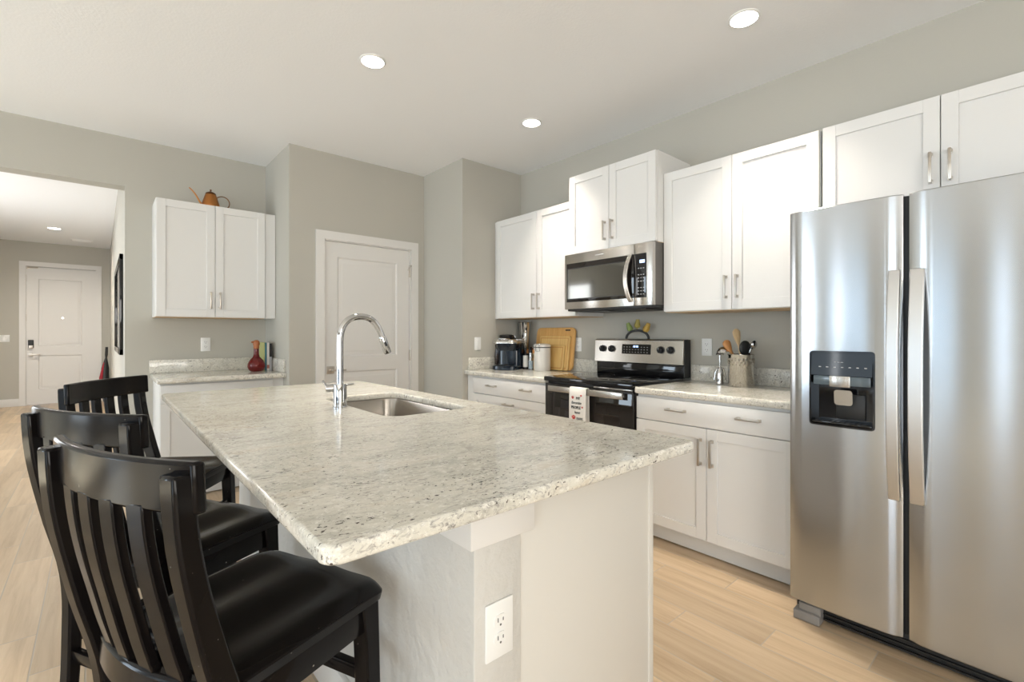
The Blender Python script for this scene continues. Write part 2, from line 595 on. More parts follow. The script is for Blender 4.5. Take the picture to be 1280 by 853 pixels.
casing('trim_1', 1.375, 2.346, 2.116, YP, 0.072)
d1 = panel_door('door_1', 1.456, 2.262, 0.012, 2.034, YP + 0.016, [(1.565, 2.135, 1.035, 1.905), (1.565, 2.135, 0.22, 0.905)])
b = B(); box(b, 1.472, 1.537, YP + 0.008, YP + 0.016, 0.89, 0.955, 0.002); obj('rosette', b, NICKEL, d1)
b = B(); cyl(b, (1.505, YP + 0.01, 0.922), (1.505, YP - 0.04, 0.922), 0.011); box(b, 1.495, 1.62, YP - 0.052, YP - 0.036, 0.914, 0.930, 0.003); obj('lever_handle', b, NICKEL, d1)
for z in (1.83, 1.03, 0.25):
    b = B(); box(b, 2.258, 2.272, YP - 0.004, YP + 0.018, z - 0.05, z + 0.05, 0.002); cyl(b, (2.264, YP - 0.006, z - 0.052), (2.264, YP - 0.006, z + 0.052), 0.006); obj('hinge', b, NICKEL, d1)
b = B(); tube(b, [(2.264, YP - 0.006, 1.885), (2.264, YP - 0.03, 1.89), (2.225, YP - 0.05, 1.885), (2.225, YP - 0.03, 1.84)], 0.005, 8); obj('hinge_stop', b, NICKEL, d1)

casing('trim_2', -1.032, 0.036, 2.49, YF, 0.078)
d2 = panel_door('door_2', -0.946, -0.048, 0.012, 2.40, YF + 0.016, [(-0.80, -0.235, 1.03, 2.20), (-0.80, -0.235, 0.27, 0.86)])
b = B(); box(b, -0.925, -0.855, YF - 0.012, YF + 0.016, 0.995, 1.135, 0.01); obj('keypad_lock', b, BLKM, d2)
b = B(); box(b, -0.918, -0.862, YF - 0.016, YF - 0.011, 0.985, 1.04, 0.004); obj('keypad_cover', b, NICKEL, d2)
b = B(); box(b, -0.925, -0.862, YF + 0.004, YF + 0.016, 0.845, 0.91, 0.003); cyl(b, (-0.893, YF + 0.01, 0.878), (-0.893, YF - 0.045, 0.878), 0.011); box(b, -0.905, -0.77, YF - 0.058, YF - 0.042, 0.868, 0.888, 0.004); obj('lever_handle', b, NICKEL, d2)
b = B(); cyl(b, (-0.49, YF + 0.017, 1.52), (-0.49, YF + 0.006, 1.52), 0.014); obj('peephole', b, CHROME, d2)
for z in (1.52, 2.2):
    b = B(); box(b, -0.958, -0.945, YF - 0.004, YF + 0.018, z - 0.06, z + 0.06, 0.002); obj('hinge', b, NICKEL, d2)
b = B(); tube(b, [(-0.94, YF - 0.006, 2.385), (-0.80, YF - 0.008, 2.392)], 0.012, 8); box(b, -0.95, -0.93, YF - 0.012, YF + 0.016, 2.36, 2.40); obj('door_closer', b, NICKEL, d2)

# ------------------------------------------------------------------ cabinets (local: x along the run, front at y=0 facing -y, z up)
def pull(parent, x, y, z, length=0.135, vertical=True, name='handle'):
    b = B()
    h = length / 2
    if vertical:
        box(b, x - 0.0055, x + 0.0055, y - 0.034, y - 0.024, z - h, z + h, 0.002)
        for s in (-1, 1):
            box(b, x - 0.0065, x + 0.0065, y - 0.030, y, z + s * (h - 0.009) - 0.0065, z + s * (h - 0.009) + 0.0065, 0.002)
            box(b, x - 0.008, x + 0.008, y - 0.004, y, z + s * (h - 0.009) - 0.009, z + s * (h - 0.009) + 0.009, 0.001)
    else:
        box(b, x - h, x + h, y - 0.034, y - 0.024, z - 0.0055, z + 0.0055, 0.002)
        for s in (-1, 1):
            box(b, x + s * (h - 0.009) - 0.0065, x + s * (h - 0.009) + 0.0065, y - 0.030, y, z - 0.0065, z + 0.0065, 0.002)
            box(b, x + s * (h - 0.009) - 0.009, x + s * (h - 0.009) + 0.009, y - 0.004, y, z - 0.008, z + 0.008, 0.001)
    return obj(name, b, NICKEL, parent)

def shaker(parent, x0, x1, z0, z1, name='door', w=0.057, flat=False):
    b = B()
    t = 0.02
    if flat:
        box(b, x0, x1, 0, t, z0, z1, 0.002)
    else:
        e = 0.0012
        box(b, x0, x0 + w, 0, t, z0, z1, e, 1)
        box(b, x1 - w, x1, 0, t, z0, z1, e, 1)
        box(b, x0 + w - 0.001, x1 - w + 0.001, 0.0004, t, z0, z0 + w, e, 1)
        box(b, x0 + w - 0.001, x1 - w + 0.001, 0.0004, t, z1 - w, z1, e, 1)
        box(b, x0 + w - 0.004, x1 - w + 0.004, 0.0095, t - 0.002, z0 + w - 0.004, z1 - w + 0.004)
    return obj(name, b, WHITE, parent)

def wall_cabinet(label, loc, rz, width, depth, height, split, hz, filler=None, group='white shaker wall cabinets', hdx=0.032):
    t = thing('wall_cabinet', label, 'cabinet', loc, rz, group)
    b = B(); box(b, 0, width, 0.022, depth, 0, height, 0.001, 1)
    obj('carcass', b, WHITE, t)
    b = B(); box(b, 0.002, width - 0.002, 0.024, depth - 0.002, -0.003, 0.0); obj('underside_panel', b, MAPLE, t)
    g = 0.0017
    for x0, x1, hx in ((0.003, split - g, split - hdx), (split + g, width - 0.003, split + hdx)):
        d = shaker(t, x0, x1, 0.003, height - 0.003)
        pull(d, hx, 0, hz)
    if filler:
        b = B(); box(b, filler[0], filler[1], 0.02, depth, 0, height); obj('filler', b, WHITE, t)
    return t

RZ = -PI / 2
XU = 2.765
DU = XR - XU
wall_cabinet('white two-door wall cabinet above the coffee maker and cutting boards', (XU, 3.40, 1.373), RZ, 0.968, DU, 0.897, 0.536, 0.133, filler=(-0.04, 0.003))
wall_cabinet('short white two-door cabinet mounted directly above the microwave', (2.679, 2.424, 1.828), RZ, 0.744, XR - 2.679, 0.587, 0.372, 0.130)
wall_cabinet('white two-door wall cabinet above the utensil crock, beside the refrigerator', (XU, 1.680, 1.374), RZ, 0.886, DU, 0.900, 0.442, 0.133)
wall_cabinet('wide low white cabinet hung over the top of the refrigerator', (XU, 0.784, 1.80), RZ, 0.904, DU, 0.477, 0.450, 0.160)
YU = 4.47
wall_cabinet('white two-door wall cabinet in the nook with a copper kettle on top', (0.324, YU, 1.367), 0, 0.755, YL - YU, 0.905, 0.385, 0.135, filler=(0.758, 0.838))

def base_cabinet(label, loc, rz, width, depth, split, drawer_handles, door_handles, filler=None, stack=False, group='white shaker base cabinets'):
    t = thing('base_cabinet', label, 'cabinet', loc, rz, group)
    b = B(); box(b, 0, width, 0.022, depth, 0.11, 0.874, 0.001, 1)
    obj('carcass', b, WHITE, t)
    b = B(); box(b, 0, width, 0.095, 0.11, 0.006, 0.112)
    obj('toe_kick', b, WHITE, t)
    d = shaker(t, 0.003, width - 0.003, 0.7275, 0.858, 'drawer', flat=True)
    for x in drawer_handles:
        pull(d, x, 0, 0.803, 0.118, False)
    g = 0.0017
    if stack:
        for z0, z1 in ((0.424, 0.7235), (0.122, 0.420)):
            d = shaker(t, 0.003, width - 0.003, z0, z1, 'drawer')
            pull(d, split, 0, z1 - 0.052, 0.118, False)
    for x0, x1, hx in () if stack else ((0.003, split - g, split - 0.032), (split + g, width - 0.003, split + 0.032)):
        d = shaker(t, x0, x1, 0.122, 0.7235)
        if door_handles:
            pull(d, hx, 0, 0.597, 0.145)
    if filler:
        b = B(); box(b, filler[0], filler[1], 0.022, 0.05, 0.0, 0.874); obj('filler', b, WHITE, t)
    return t

XB = 2.45
base_cabinet('white base cabinet with one drawer over two doors between range and refrigerator', (XB, 1.672, 0), RZ, 0.885, XR - XB, 0.440, (0.266, 0.661), True)
base_cabinet('white base cabinet of three drawers under the coffee maker, half hidden by the island', (XB, 3.335, 0), RZ, 0.897, XR - XB, 0.485, (0.27, 0.69), False, filler=(-0.102, 0.0), stack=True)
base_cabinet('white base cabinet in the nook beside the hall opening', (0.33, 4.24, 0), 0, 0.752, YL - 4.24, 0.376, (), False, filler=(0.752, 0.835))

# ------------------------------------------------------------------ countertops
def countertop(label, x0, x1, y0, y1, splash, r=0.012, group='granite countertops'):
    t = thing('countertop', label, 'countertop', ((x0 + x1) / 2, (y0 + y1) / 2, 0.876), 0, group)
    cx, cy = (x0 + x1) / 2, (y0 + y1) / 2
    slab2d('slab', [rrect(x0 - cx, x1 - cx, y0 - cy, y1 - cy, r)], 0.0, 0.038, 0.011, GRAN, t)
    for s in splash:
        b = B(); box(b, s[0] - cx, s[1] - cx, s[2] - cy, s[3] - cy, 0.038, 0.146, 0.003)
        obj('backsplash', b, GRAN, t)
    return t
countertop('speckled granite countertop between the range and the refrigerator', 2.428, XR, 0.787, 1.672, [(XR - 0.02, XR, 0.787, 1.665)])
countertop('speckled granite countertop under the coffee maker and cutting boards', 2.428, XR, 2.436, YE, [(XR - 0.02, XR, 2.44, YE - 0.02), (2.475, XR, YE - 0.02, YE)])
countertop('speckled granite countertop in the nook holding a red bottle and books', 0.305, XN, 4.165, YL, [(0.305, XN - 0.02, YL - 0.02, YL), (XN - 0.02, XN, 4.19, YL)])

# ------------------------------------------------------------------ island
IX0, IX1, IY0, IY1 = 0.247, 1.338, 0.700, 3.12
t = thing('kitchen_island', 'pale painted island base with a textured knee wall under the granite top', 'kitchen island', (0.95, 1.93, 0))
def isl(b, *a, **k):
    box(b, a[0] - 0.95, a[1] - 0.95, a[2] - 1.93, a[3] - 1.93, a[4], a[5], *a[6:], **k)
b = B(); isl(b, 0.600, 0.735, 0.812, 3.05, 0, 0.875, 0.004); obj('knee_wall', b, KNEE, t)
b = B(); isl(b, 0.583, 0.767, 0.800, 3.055, 0.776, 0.8838, 0.0025); obj('cap_trim', b, TRIM, t)
b = B(); isl(b, 0.584, 0.60, 0.80, 3.05, 0, 0.13, 0.004); obj('baseboard', b, TRIM, t)
b = B(); isl(b, 0.735, 1.262, 0.816, 0.834, 0, 0.8835, 0.001); obj('end_panel', b, PANEL, t)
b = B(); isl(b, 0.735, 1.262, 3.03, 3.048, 0, 0.8835, 0.001); obj('end_panel', b, PANEL, t)
b = B(); isl(b, 1.258, 1.281, 0.812, 0.838, 0, 0.8835, 0.002); obj('corner_trim', b, PANEL, t)
b = B(); isl(b, 1.235, 1.256, 0.838, 3.03, 0.11, 0.8835); isl(b, 0.735, 1.235, 0.838, 3.03, 0.10, 0.118); isl(b, 1.17, 1.185, 0.84, 3.03, 0, 0.10); obj('carcass', b, WHITE, t)
for k in range(4):
    y0 = 0.845 + k * 0.546
    b = B()
    isl(b, 1.2565, 1.274, y0, y0 + 0.057, 0.122, 0.86, 0.001); isl(b, 1.2565, 1.274, y0 + 0.483, y0 + 0.54, 0.122, 0.86, 0.001)
    isl(b, 1.2565, 1.2736, y0 + 0.056, y0 + 0.484, 0.122, 0.179, 0.001); isl(b, 1.2565, 1.2736, y0 + 0.056, y0 + 0.484, 0.803, 0.86, 0.001)
    isl(b, 1.2565, 1.266, y0 + 0.05, y0 + 0.49, 0.17, 0.81)
    d = obj('door', b, WHITE, t)

SX0, SX1, SY0, SY1 = 0.835, 1.215, 1.665, 2.385
t = thing('island_countertop', 'large speckled cream granite island top with a sink cut into it', 'countertop', (0, 0, 0.884), 0, 'granite countertops')
slab2d('slab', [rrect(IX0, IX1, IY0, IY1, 0.032, 8), rrect(SX0, SX1, SY0, SY1, 0.07, 8)], 0.0, 0.031, 0.0075, GRAN, t)

t = thing('sink', 'undermount stainless steel sink bowl set in the island top', 'sink', ((SX0 + SX1) / 2, (SY0 + SY1) / 2, 0.69))
cx, cy = (SX0 + SX1) / 2, (SY0 + SY1) / 2
b = B()
rings = []
for i, z, r in ((-0.022, 0.883, 0.08), (-0.002, 0.883, 0.07), (0.0, 0.878, 0.07), (0.006, 0.74, 0.07), (0.012, 0.71, 0.07), (0.035, 0.692, 0.06), (0.16, 0.686, 0.02)):
    rings.append([(x - cx, y - cy, z - 0.69) for x, y in rrect(SX0 + i, SX1 - i, SY0 + i, SY1 - i, r, 8)])
loft(b, rings, cap=False)
b.faces.new([b.verts.new(p) for p in rings[-1]])
bmesh.ops.remove_doubles(b, verts=b.verts, dist=1e-5)
o = obj('bowl', b, SINKST, t, ang=60)
b = B(); lathe(b, [(0.055, 0.0), (0.055, 0.003), (0.042, 0.003), (0.036, -0.003), (0.0005, -0.003)], (0, 0, -0.001)); obj('drain', b, CHROME, t)

# faucet
FX, FY = 0.785, 2.035
t = thing('faucet', 'chrome gooseneck pull-down faucet standing beside the island sink', 'faucet', (FX, FY, 0.915))
b = B(); lathe(b, [(0.032, 0), (0.032, 0.004), (0.0285, 0.006), (0.0285, 0.098), (0.027, 0.101), (0.015, 0.101)]); obj('body', b, CHROME, t)
pts = [(0, 0, 0.09), (0, 0, 0.18), (0, 0, 0.27)]
pts += bez((0, 0, 0.28), (0, 0, 0.355), (0.03, 0, 0.392), (0.093, 0, 0.394), 10)
pts += bez((0.1, 0, 0.394), (0.15, 0, 0.392), (0.178, 0, 0.355), (0.196, 0, 0.30), 9)
b = B(); tube(b, pts, 0.0145, 20); obj('spout', b, CHROME, t)
b = B(); tube(b, [(0.194, 0, 0.306), (0.1965, 0, 0.299), (0.222, 0, 0.232), (0.2235, 0, 0.228)], [0.0145, 0.017, 0.0175, 0.015], 20); h = obj('spray_head', b, CHROME, t)
b = B(); tube(b, [(0.2005, -0.0172, 0.28), (0.208, -0.0178, 0.262)], 0.0055, 8); obj('spray_button', b, BLKM, h)
b = B(); cyl(b, (-0.02, 0.012, 0.083), (-0.052, 0.022, 0.083), 0.017); h = obj('handle_hub', b, CHROME, t)
b = B(); tube(b, [(-0.046, 0.02, 0.083), (-0.046, 0.05, 0.10), (-0.04, 0.09, 0.108)], 0.005, 10); obj('lever', b, CHROME, h)
b = B(); tube(b, [(0.02, -0.002, 0.094), (0.06, -0.006, 0.097)], 0.0042, 10); obj('pin', b, CHROME, t)

# ------------------------------------------------------------------ outlets and switches
def outlet(label, loc, rz, kind='outlet', w=0.072, h=0.117):
    t = thing('wall_outlet' if kind == 'outlet' else 'light_switch', label, 'outlet' if kind == 'outlet' else 'light switch', loc, rz, 'outlets and switches')
    b = B(); box(b, -w / 2, w / 2, -0.006, 0, -h / 2, h / 2, 0.003); obj('cover_plate', b, PLAST, t)
    if kind == 'outlet':
        for s in (-1, 1):
            zc = s * 0.0195
            b = B(); b2 = rrect(-0.0165, 0.0165, zc - 0.0145, zc + 0.0145, 0.0125, 5)
            loft(b, [[(x, -0.0055, z) for x, z in b2], [(x, -0.0082, z) for x, z in b2]])
            r = obj('receptacle', b, PLAST, t)
            b = B()
            box(b, -0.0085, -0.006, -0.0086, -0.007, zc - 0.001, zc + 0.008); box(b, 0.006, 0.0085, -0.0086, -0.007, zc - 0.001, zc + 0.006); cyl(b, (0, -0.007, zc - 0.008), (0, -0.0086, zc - 0.008), 0.0026, seg=10)
            obj('slots', b, SLOT, r)
    else:
        n = max(1, round(w / 0.06))
        for k in range(n):
            xc = (k - (n - 1) / 2) * 0.046
            b = B(); box(b, xc - 0.0165, xc + 0.0165, -0.0095, -0.004, -0.033, 0.033, 0.002); obj('rocker', b, PLAST, t)
    return t
outlet('white duplex outlet on the textured end of the island', (0.6665, 0.812, 0.58), 0, w=0.078, h=0.125)
outlet('white duplex outlet on the nook wall above the granite backsplash', (0.693, YL, 1.143), 0)
outlet('white outlet on the wall between range and utensil crock', (XR, 1.558, 1.143), RZ)
outlet('white outlet on the wall between cutting boards and range', (XR, 2.703, 1.143), RZ)
outlet('white rocker switch on the short end wall beside the coffee maker', (2.58, YE, 1.146), 0, 'switch')
outlet('white double switch plate on the hall wall beside the front door', (-1.20, YF, 1.16), 0, 'switch', 0.116, 0.117)
outlet('white switch plate seen edge-on along the hall side wall', (XH + 0.005, 5.55, 1.48), RZ, 'switch', 0.072, 0.2)

# ------------------------------------------------------------------ refrigerator (local front at y=0 facing -y)
FRX, FRY = 2.26, 0.766
t = thing('refrigerator', 'stainless side-by-side refrigerator with a water dispenser in its narrower door', 'refrigerator', (FRX, FRY, 0), RZ)
b = B(); box(b, 0.006, 0.900, 0.085, 0.79, 0.03, 1.735, 0.006); obj('cabinet_body', b, DGREY, t)
def fridge_door(x0, x1, name):
    b = B()
    z0, z1 = 0.088, 1.757
    n = 14
    rings = []
    for k in range(n + 1):
        u = k / n
        x = x0 + (x1 - x0) * u
        s = abs(2 * u - 1)
        y = 0.0 + 0.009 * s ** 2.2 + (0.010 if k in (0, n) else 0)
        rings.append([(x, y, z0 + 0.004), (x, y, z1 - 0.004), (x, y + 0.004, z1), (x, 0.075, z1), (x, 0.075, z0), (x, y + 0.004, z0)])
    loft(b, rings)
    return obj(name, b, STEEL, t, ang=30)
DL = fridge_door(0.0, 0.386, 'freezer_door')
DR = fridge_door(0.404, 0.906, 'fresh_food_door')
DL['label'] = 'narrow freezer door with dispenser'
# dispenser recess
dx0, dx1, dz0, dz1 = 0.079, 0.304, 0.853, 1.162
b = B()
pr = rrect(dx0, dx1, dz0, dz1, 0.014, 5)
loft(b, [[(x, -0.05, z) for x, z in pr], [(x, 0.055, z) for x, z in pr]])
boolean_cut(DL, b)
b = B()
pi = rrect(dx0 + 0.001, dx1 - 0.001, dz0 + 0.001, dz1 - 0.001, 0.013, 5)
pj = rrect(dx0 + 0.007, dx1 - 0.007, dz0 + 0.007, dz1 - 0.007, 0.010, 5)
loft(b, [[(x, 0.0535, z) for x, z in pi], [(x, -0.003, z) for x, z in pi], [(x, -0.003, z) for x, z in pj], [(x, 0.049, z) for x, z in pj]], cap=False)
b.faces.new([b.verts.new((x, 0.049, z)) for x, z in pj])
dsp = obj('dispenser', b, BLACK, DL)
b = B(); loft(b, [[(dx0 + 0.008, -0.004, 1.062), (dx1 - 0.008, -0.004, 1.062), (dx1 - 0.008, 0.003, dz1 - 0.008), (dx0 + 0.008, 0.003, dz1 - 0.008)], [(dx0 + 0.008, 0.045, 1.062), (dx1 - 0.008, 0.045, 1.062), (dx1 - 0.008, 0.045, dz1 - 0.008), (dx0 + 0.008, 0.045, dz1 - 0.008)]])
obj('control_panel', b, BLACK, DL)
b = B()
for k in range(7):
    xk = 0.115 + k * 0.026
    box(b, xk, xk + 0.008, -0.0035, 0.0, 1.095, 1.098)
for k in range(3):
    lathe(b, [(0.0045, -0.0005), (0.0045, 0.0005)], (0.172 + 0.012 * k, -0.001, 1.117), 10)
obj('printed_icons', b, ICON, DL)
b = B(); box(b, dx0 + 0.014, dx1 - 0.014, 0.004, 0.02, 1.022, 1.060, 0.002); obj('light_strip', b, mat('tinted_strip', (0.10, 0.13, 0.15), 0.12), DL)
b = B(); box(b, 0.152, 0.224, -0.003, 0.03, 1.016, 1.061, 0.002); obj('nozzle_block', b, STEELH, DL)
b = B(); pp = rrect(0.166, 0.229, 0.942, 1.004, 0.012, 4)
loft(b, [[(x, 0.006 + (1.004 - z) * 0.12, z) for x, z in pp], [(x, 0.012 + (1.004 - z) * 0.12, z) for x, z in pp]])
obj('paddle', b, mat('silver_plastic', (0.55, 0.52, 0.47), 0.25, 0.8), DL)
b = B(); box(b, 0.165, 0.265, 0.040, 0.049, 0.885, 0.985, 0.003); obj('back_plate', b, BLKM, DL)
b = B(); box(b, dx0 + 0.01, dx1 - 0.01, 0.0, 0.048, 0.862, 0.872, 0.002)
for k in range(10):
    box(b, 0.10 + k * 0.018, 0.112 + k * 0.018, 0.004, 0.045, 0.872, 0.8745)
obj('drip_tray', b, BLACK, DL)
def fridge_handle(parent, x0, x1):
    b = B()
    n = 20
    rings = []
    for k in range(n + 1):
        u = k / n
        z = 0.605 + (1.472 - 0.605) * u
        y = -0.004 - 0.046 * (1 - abs(2 * u - 1) ** 2.2)
        th = 0.016
        rings.append([(x0, y, z), (x1, y, z), (x1, y + th, z), (x0, y + th, z)])
    loft(b, rings)
    return obj('handle', b, HANDST, parent, bevel=0.003)
fridge_handle(DL, 0.345, 0.381)
fridge_handle(DR, 0.409, 0.451)
b = B(); box(b, 0.386, 0.404, 0.06, 0.09, 0.088, 1.757); obj('door_gasket', b, BLKM, t)
b = B(); box(b, 0.01, 0.90, 0.07, 0.10, 0.012, 0.082, 0.002)
for k in range(3):
    box(b, 0.12, 0.88, 0.060, 0.072, 0.016 + k * 0.02, 0.024 + k * 0.02)
obj('kick_grille', b, BLKM, t)
b = B(); box(b, 0.012, 0.112, 0.016, 0.09, 0.002, 0.040, 0.004); box(b, 0.03, 0.112, 0.030, 0.09, 0.040, 0.072, 0.003); obj('foot_bracket', b, mat('grey_plastic', (0.22, 0.21, 0.20), 0.35), t)

# ------------------------------------------------------------------ microwave (over the range)
t = thing('microwave', 'stainless over-the-range microwave with black glass door', 'microwave', (2.640, 2.430, 1.402), RZ)
WM = 0.752
b = B(); box(b, 0.004, WM - 0.004, 0.034, XR - 2.640, 0.020, 0.424, 0.002); obj('body', b, mat('microwave_case', (0.16, 0.15, 0.14), 0.35, 0.9), t)
b = B(); box(b, 0, 0.613, 0, 0.034, 0.014, 0.420, 0.004); door = obj('door', b, STEELH, t)
b = B(); box(b, 0.615, WM, 0, 0.034, 0.014, 0.420, 0.004); cp = obj('control_column', b, STEELH, t)
b = B(); box(b, 0.020, 0.612, -0.0016, 0.004, 0.066, 0.352, 0.001); g = obj('door_glass', b, GLASSK, door)
b = B()
for a in ((0.026, 0.550, 0.086, 0.092), (0.026, 0.550, 0.310, 0.316), (0.026, 0.032, 0.086, 0.316), (0.544, 0.550, 0.086, 0.316)):
    box(b, a[0], a[1], -0.0021, -0.0005, a[2], a[3])
obj('window_border', b, mat('window_edge', (0.03, 0.03, 0.03), 0.3), door)
b = B(); box(b, 0.030, 0.546, -0.0019, -0.0005, 0.090, 0.312); obj('window_pane', b, mat('mesh_window', (0.20, 0.20, 0.19), 0.06, 0.9), door)
b = B(); box(b, 0.290, 0.365, -0.0012, 0.002, 0.384, 0.391); obj('nameplate', b, ICON, door)
b = B(); box(b, 0.6155, 0.706, -0.0016, 0.004, 0.066, 0.352, 0.001); obj('key_panel', b, BLACK, cp)
b = B(); box(b, 0.656, 0.694, -0.0024, -0.001, 0.290, 0.310); obj('clock_display', b, DISP, cp)
b = B()
for c in range(3):
    for r in range(9):
        if r not in (3, 7):
            box(b, 0.643 + c * 0.019, 0.652 + c * 0.019, -0.0022, -0.001, 0.086 + r * 0.021, 0.091 + r * 0.021)
obj('keypad_print', b, ICON, cp)
b = B()
rings = []
for k in range(17):
    u = k / 16
    z = 0.040 + 0.315 * u
    s = 1 - (2 * u - 1) ** 2
    y = -0.012 - 0.030 * s
    x = 0.574 - 0.022 * s
    rings.append([(x, y, z), (x + 0.032, y - 0.002, z), (x + 0.032, y + 0.012, z), (x, y + 0.014, z)])
loft(b, rings)
box(b, 0.580, 0.598, -0.02, 0.001, 0.050, 0.070); box(b, 0.580, 0.598, -0.02, 0.001, 0.325, 0.345)
obj('handle', b, CHROME if False else STEELH, door, bevel=0.003)
b = B(); box(b, 0.02, WM - 0.01, 0.012, XR - 2.66, 0.0, 0.022, 0.004)
box(b, 0.09, 0.36, 0.05, 0.25, -0.006, 0.001); box(b, 0.40, 0.67, 0.05, 0.25, -0.006, 0.001)
obj('vent_underside', b, BLKM, t)

# ------------------------------------------------------------------ range
t = thing('range', 'freestanding electric range with black glass top and stainless control panel', 'range', (2.43, 2.430, 0), RZ)
WR = 0.754
b = B(); box(b, 0.002, WR - 0.002, 0.035, XR - 2.43 - 0.012, 0.01, 0.895, 0.003); obj('body', b, BLKM, t)
b = B(); box(b, 0, WR, -0.012, 0.585, 0.898, 0.930, 0.006); top = obj('cooktop', b, BLACK, t)
BR = mat('burner_grey', (0.10, 0.10, 0.10), 0.3)
for x, y, r in ((0.20, 0.16, 0.11), (0.55, 0.16, 0.085), (0.20, 0.42, 0.08), (0.55, 0.42, 0.10)):
    pr = [[(x + q * math.cos(a * PI / 24), y + q * math.sin(a * PI / 24), 0.9304) for a in range(48)] for q in (r, r + 0.003)]
    b = B(); loft(b, pr, cap=False); obj('burner_ring', b, BR, top)
b = B(); box(b, 0.003, WR - 0.003, 0.0, 0.034, 0.205, 0.882, 0.005); dr = obj('oven_door', b, GLASSK, t)
b = B(); box(b, 0.10, WR - 0.10, -0.0012, 0.004, 0.33, 0.72, 0.001); obj('oven_window', b, mat('oven_window_glass', (0.018, 0.014, 0.012), 0.04), dr)
b = B(); box(b, 0.07, 0.70, -0.044, -0.028, 0.832, 0.873, 0.004)
for x in (0.075, 0.67):
    box(b, x, x + 0.02, -0.03, 0.004, 0.84, 0.866, 0.003)
hnd = obj('handle', b, STEELH, dr)
b = B(); box(b, 0.45, 0.745, -0.004, 0.004, 0.884, 0.892, 0.001); obj('trim_strip', b, STEELH, t)
b = B(); box(b, 0.004, WR - 0.004, 0.0, 0.034, 0.06, 0.198, 0.004); obj('storage_drawer', b, STEELH, t)
b = B(); box(b, 0.0, WR, 0.590, 0.660, 0.925, 1.02, 0.004); obj('riser', b, BLACK, t)
b = B()
loft(b, [[(x, 0.562, 1.018), (x, 0.575, 1.186), (x, 0.590, 1.196), (x, 0.640, 1.196), (x, 0.655, 1.018)] for x in (-0.004, WR + 0.004)])
bg = obj('control_panel', b, STEELH, t, bevel=0.003)
def on_panel(z):
    return 0.562 + (z - 1.018) / 0.168 * 0.013
b = B(); box(b, -0.006, -0.001, 0.60, 0.665, 1.0, 1.19); obj('side_cap', b, BLKM, t)
b = B(); box(b, WR + 0.001, WR + 0.006, 0.585, 0.665, 0.93, 1.192); obj('side_cap', b, BLKM, t)
for x in (0.078, 0.163, 0.588, 0.665):
    y = on_panel(1.12)
    b = B(); cyl(b, (x, y + 0.004, 1.12), (x, y - 0.006, 1.12), 0.026); cyl(b, (x, y - 0.006, 1.12), (x, y - 0.026, 1.12), 0.022, 0.019); box(b, x - 0.005, x + 0.005, y - 0.036, y - 0.022, 1.099, 1.141, 0.002)
    k = obj('knob', b, BLKM, bg)
    b = B(); box(b, x - 0.001, x + 0.001, y - 0.0368, y - 0.035, 1.122, 1.139); obj('pointer', b, ICON, k)
b = B(); loft(b, [[(0.258, on_panel(1.084) - 0.002, 1.084), (0.506, on_panel(1.084) - 0.002, 1.084), (0.506, on_panel(1.156) - 0.002, 1.156), (0.258, on_panel(1.156) - 0.002, 1.156)], [(0.258, 0.58, 1.084), (0.506, 0.58, 1.084), (0.506, 0.585, 1.156), (0.258, 0.585, 1.156)]])
obj('touch_panel', b, BLACK, bg)
b = B()
for k in range(4):
    x = 0.360 + k * 0.010 + (0.004 if k > 1 else 0)
    box(b, x, x + 0.007, on_panel(1.14) - 0.0035, on_panel(1.14) - 0.001, 1.133, 1.147)
obj('clock_digits', b, DISP, bg)
b = B()
random.seed(3)
for r in range(3):
    for c in range(9):
        if r == 2 and 3 < c < 6:
            continue
        x = 0.275 + c * 0.025
        z = 1.096 + r * 0.019
        box(b, x, x + 0.007, on_panel(z) - 0.003, on_panel(z) - 0.001, z, z + 0.003)
obj('key_legends', b, ICON, bg)

# dish towel on the oven handle
t = thing('dish_towel', 'white printed dish towel hung over the oven door handle', 'towel', (2.392, 2.075, 0.64), RZ)
# local: x across, y depth (front -), z up; handle bar lies at y -0.006..0.010, z 0.192..0.233
def towel_sheet():
    path = [(0.020, 0.02), (0.018, 0.10), (0.017, 0.19), (0.015, 0.232), (0.008, 0.2385), (-0.004, 0.2385), (-0.011, 0.233), (-0.013, 0.19), (-0.014, 0.12), (-0.014, 0.05), (-0.013, -0.03)]
    bmm = B()
    rings = []
    nx = 17
    for i, (y, z) in enumerate(path):
        front = i >= 6
        top = []
        bot = []
        for k in range(nx):
            u = k / (nx - 1)
            x = -0.072 + 0.144 * u
            w = 0.0022 * math.sin(u * 11 + 0.5) * min(1, abs(z - 0.2385) / 0.1)
            if front and u > 0.80:
                w += 0.004 * math.sin((u - 0.80) / 0.2 * PI)
            if front:
                yy = y - abs(w)
            else:
                yy = y
            top.append((x, yy, z))
        # thickness along the path normal
        p0 = Vector(path[max(i - 1, 0)]); p1 = Vector(path[min(i + 1, len(path) - 1)])
        tn = (p1 - p0).normalized()
        nn = Vector((-tn.y, tn.x)) * -0.0018
        bot = [(x, yy + nn.x, zz + nn.y) for x, yy, zz in reversed(top)]
        rings.append(top + bot)
    loft(bmm, rings)
    return bmm
obj('cloth', towel_sheet(), TOWEL, t, ang=60)
RX = (PI / 2, 0, 0)
yT = -0.0190
text_obj('lettering', 'MY', 0.026, INK, t, (0.008, yT, 0.168), RX, 0.0012)
text_obj('lettering', 'favorite', 0.027, INKG, t, (-0.008, yT, 0.138), RX, 0.0012, shear=0.3)
text_obj('lettering', 'PEOPLE', 0.027, INK, t, (-0.010, yT, 0.106), RX, 0.0012, sx=0.92)
text_obj('lettering', 'have', 0.026, INKG, t, (0.0, yT, 0.075), RX, 0.0012, shear=0.3)
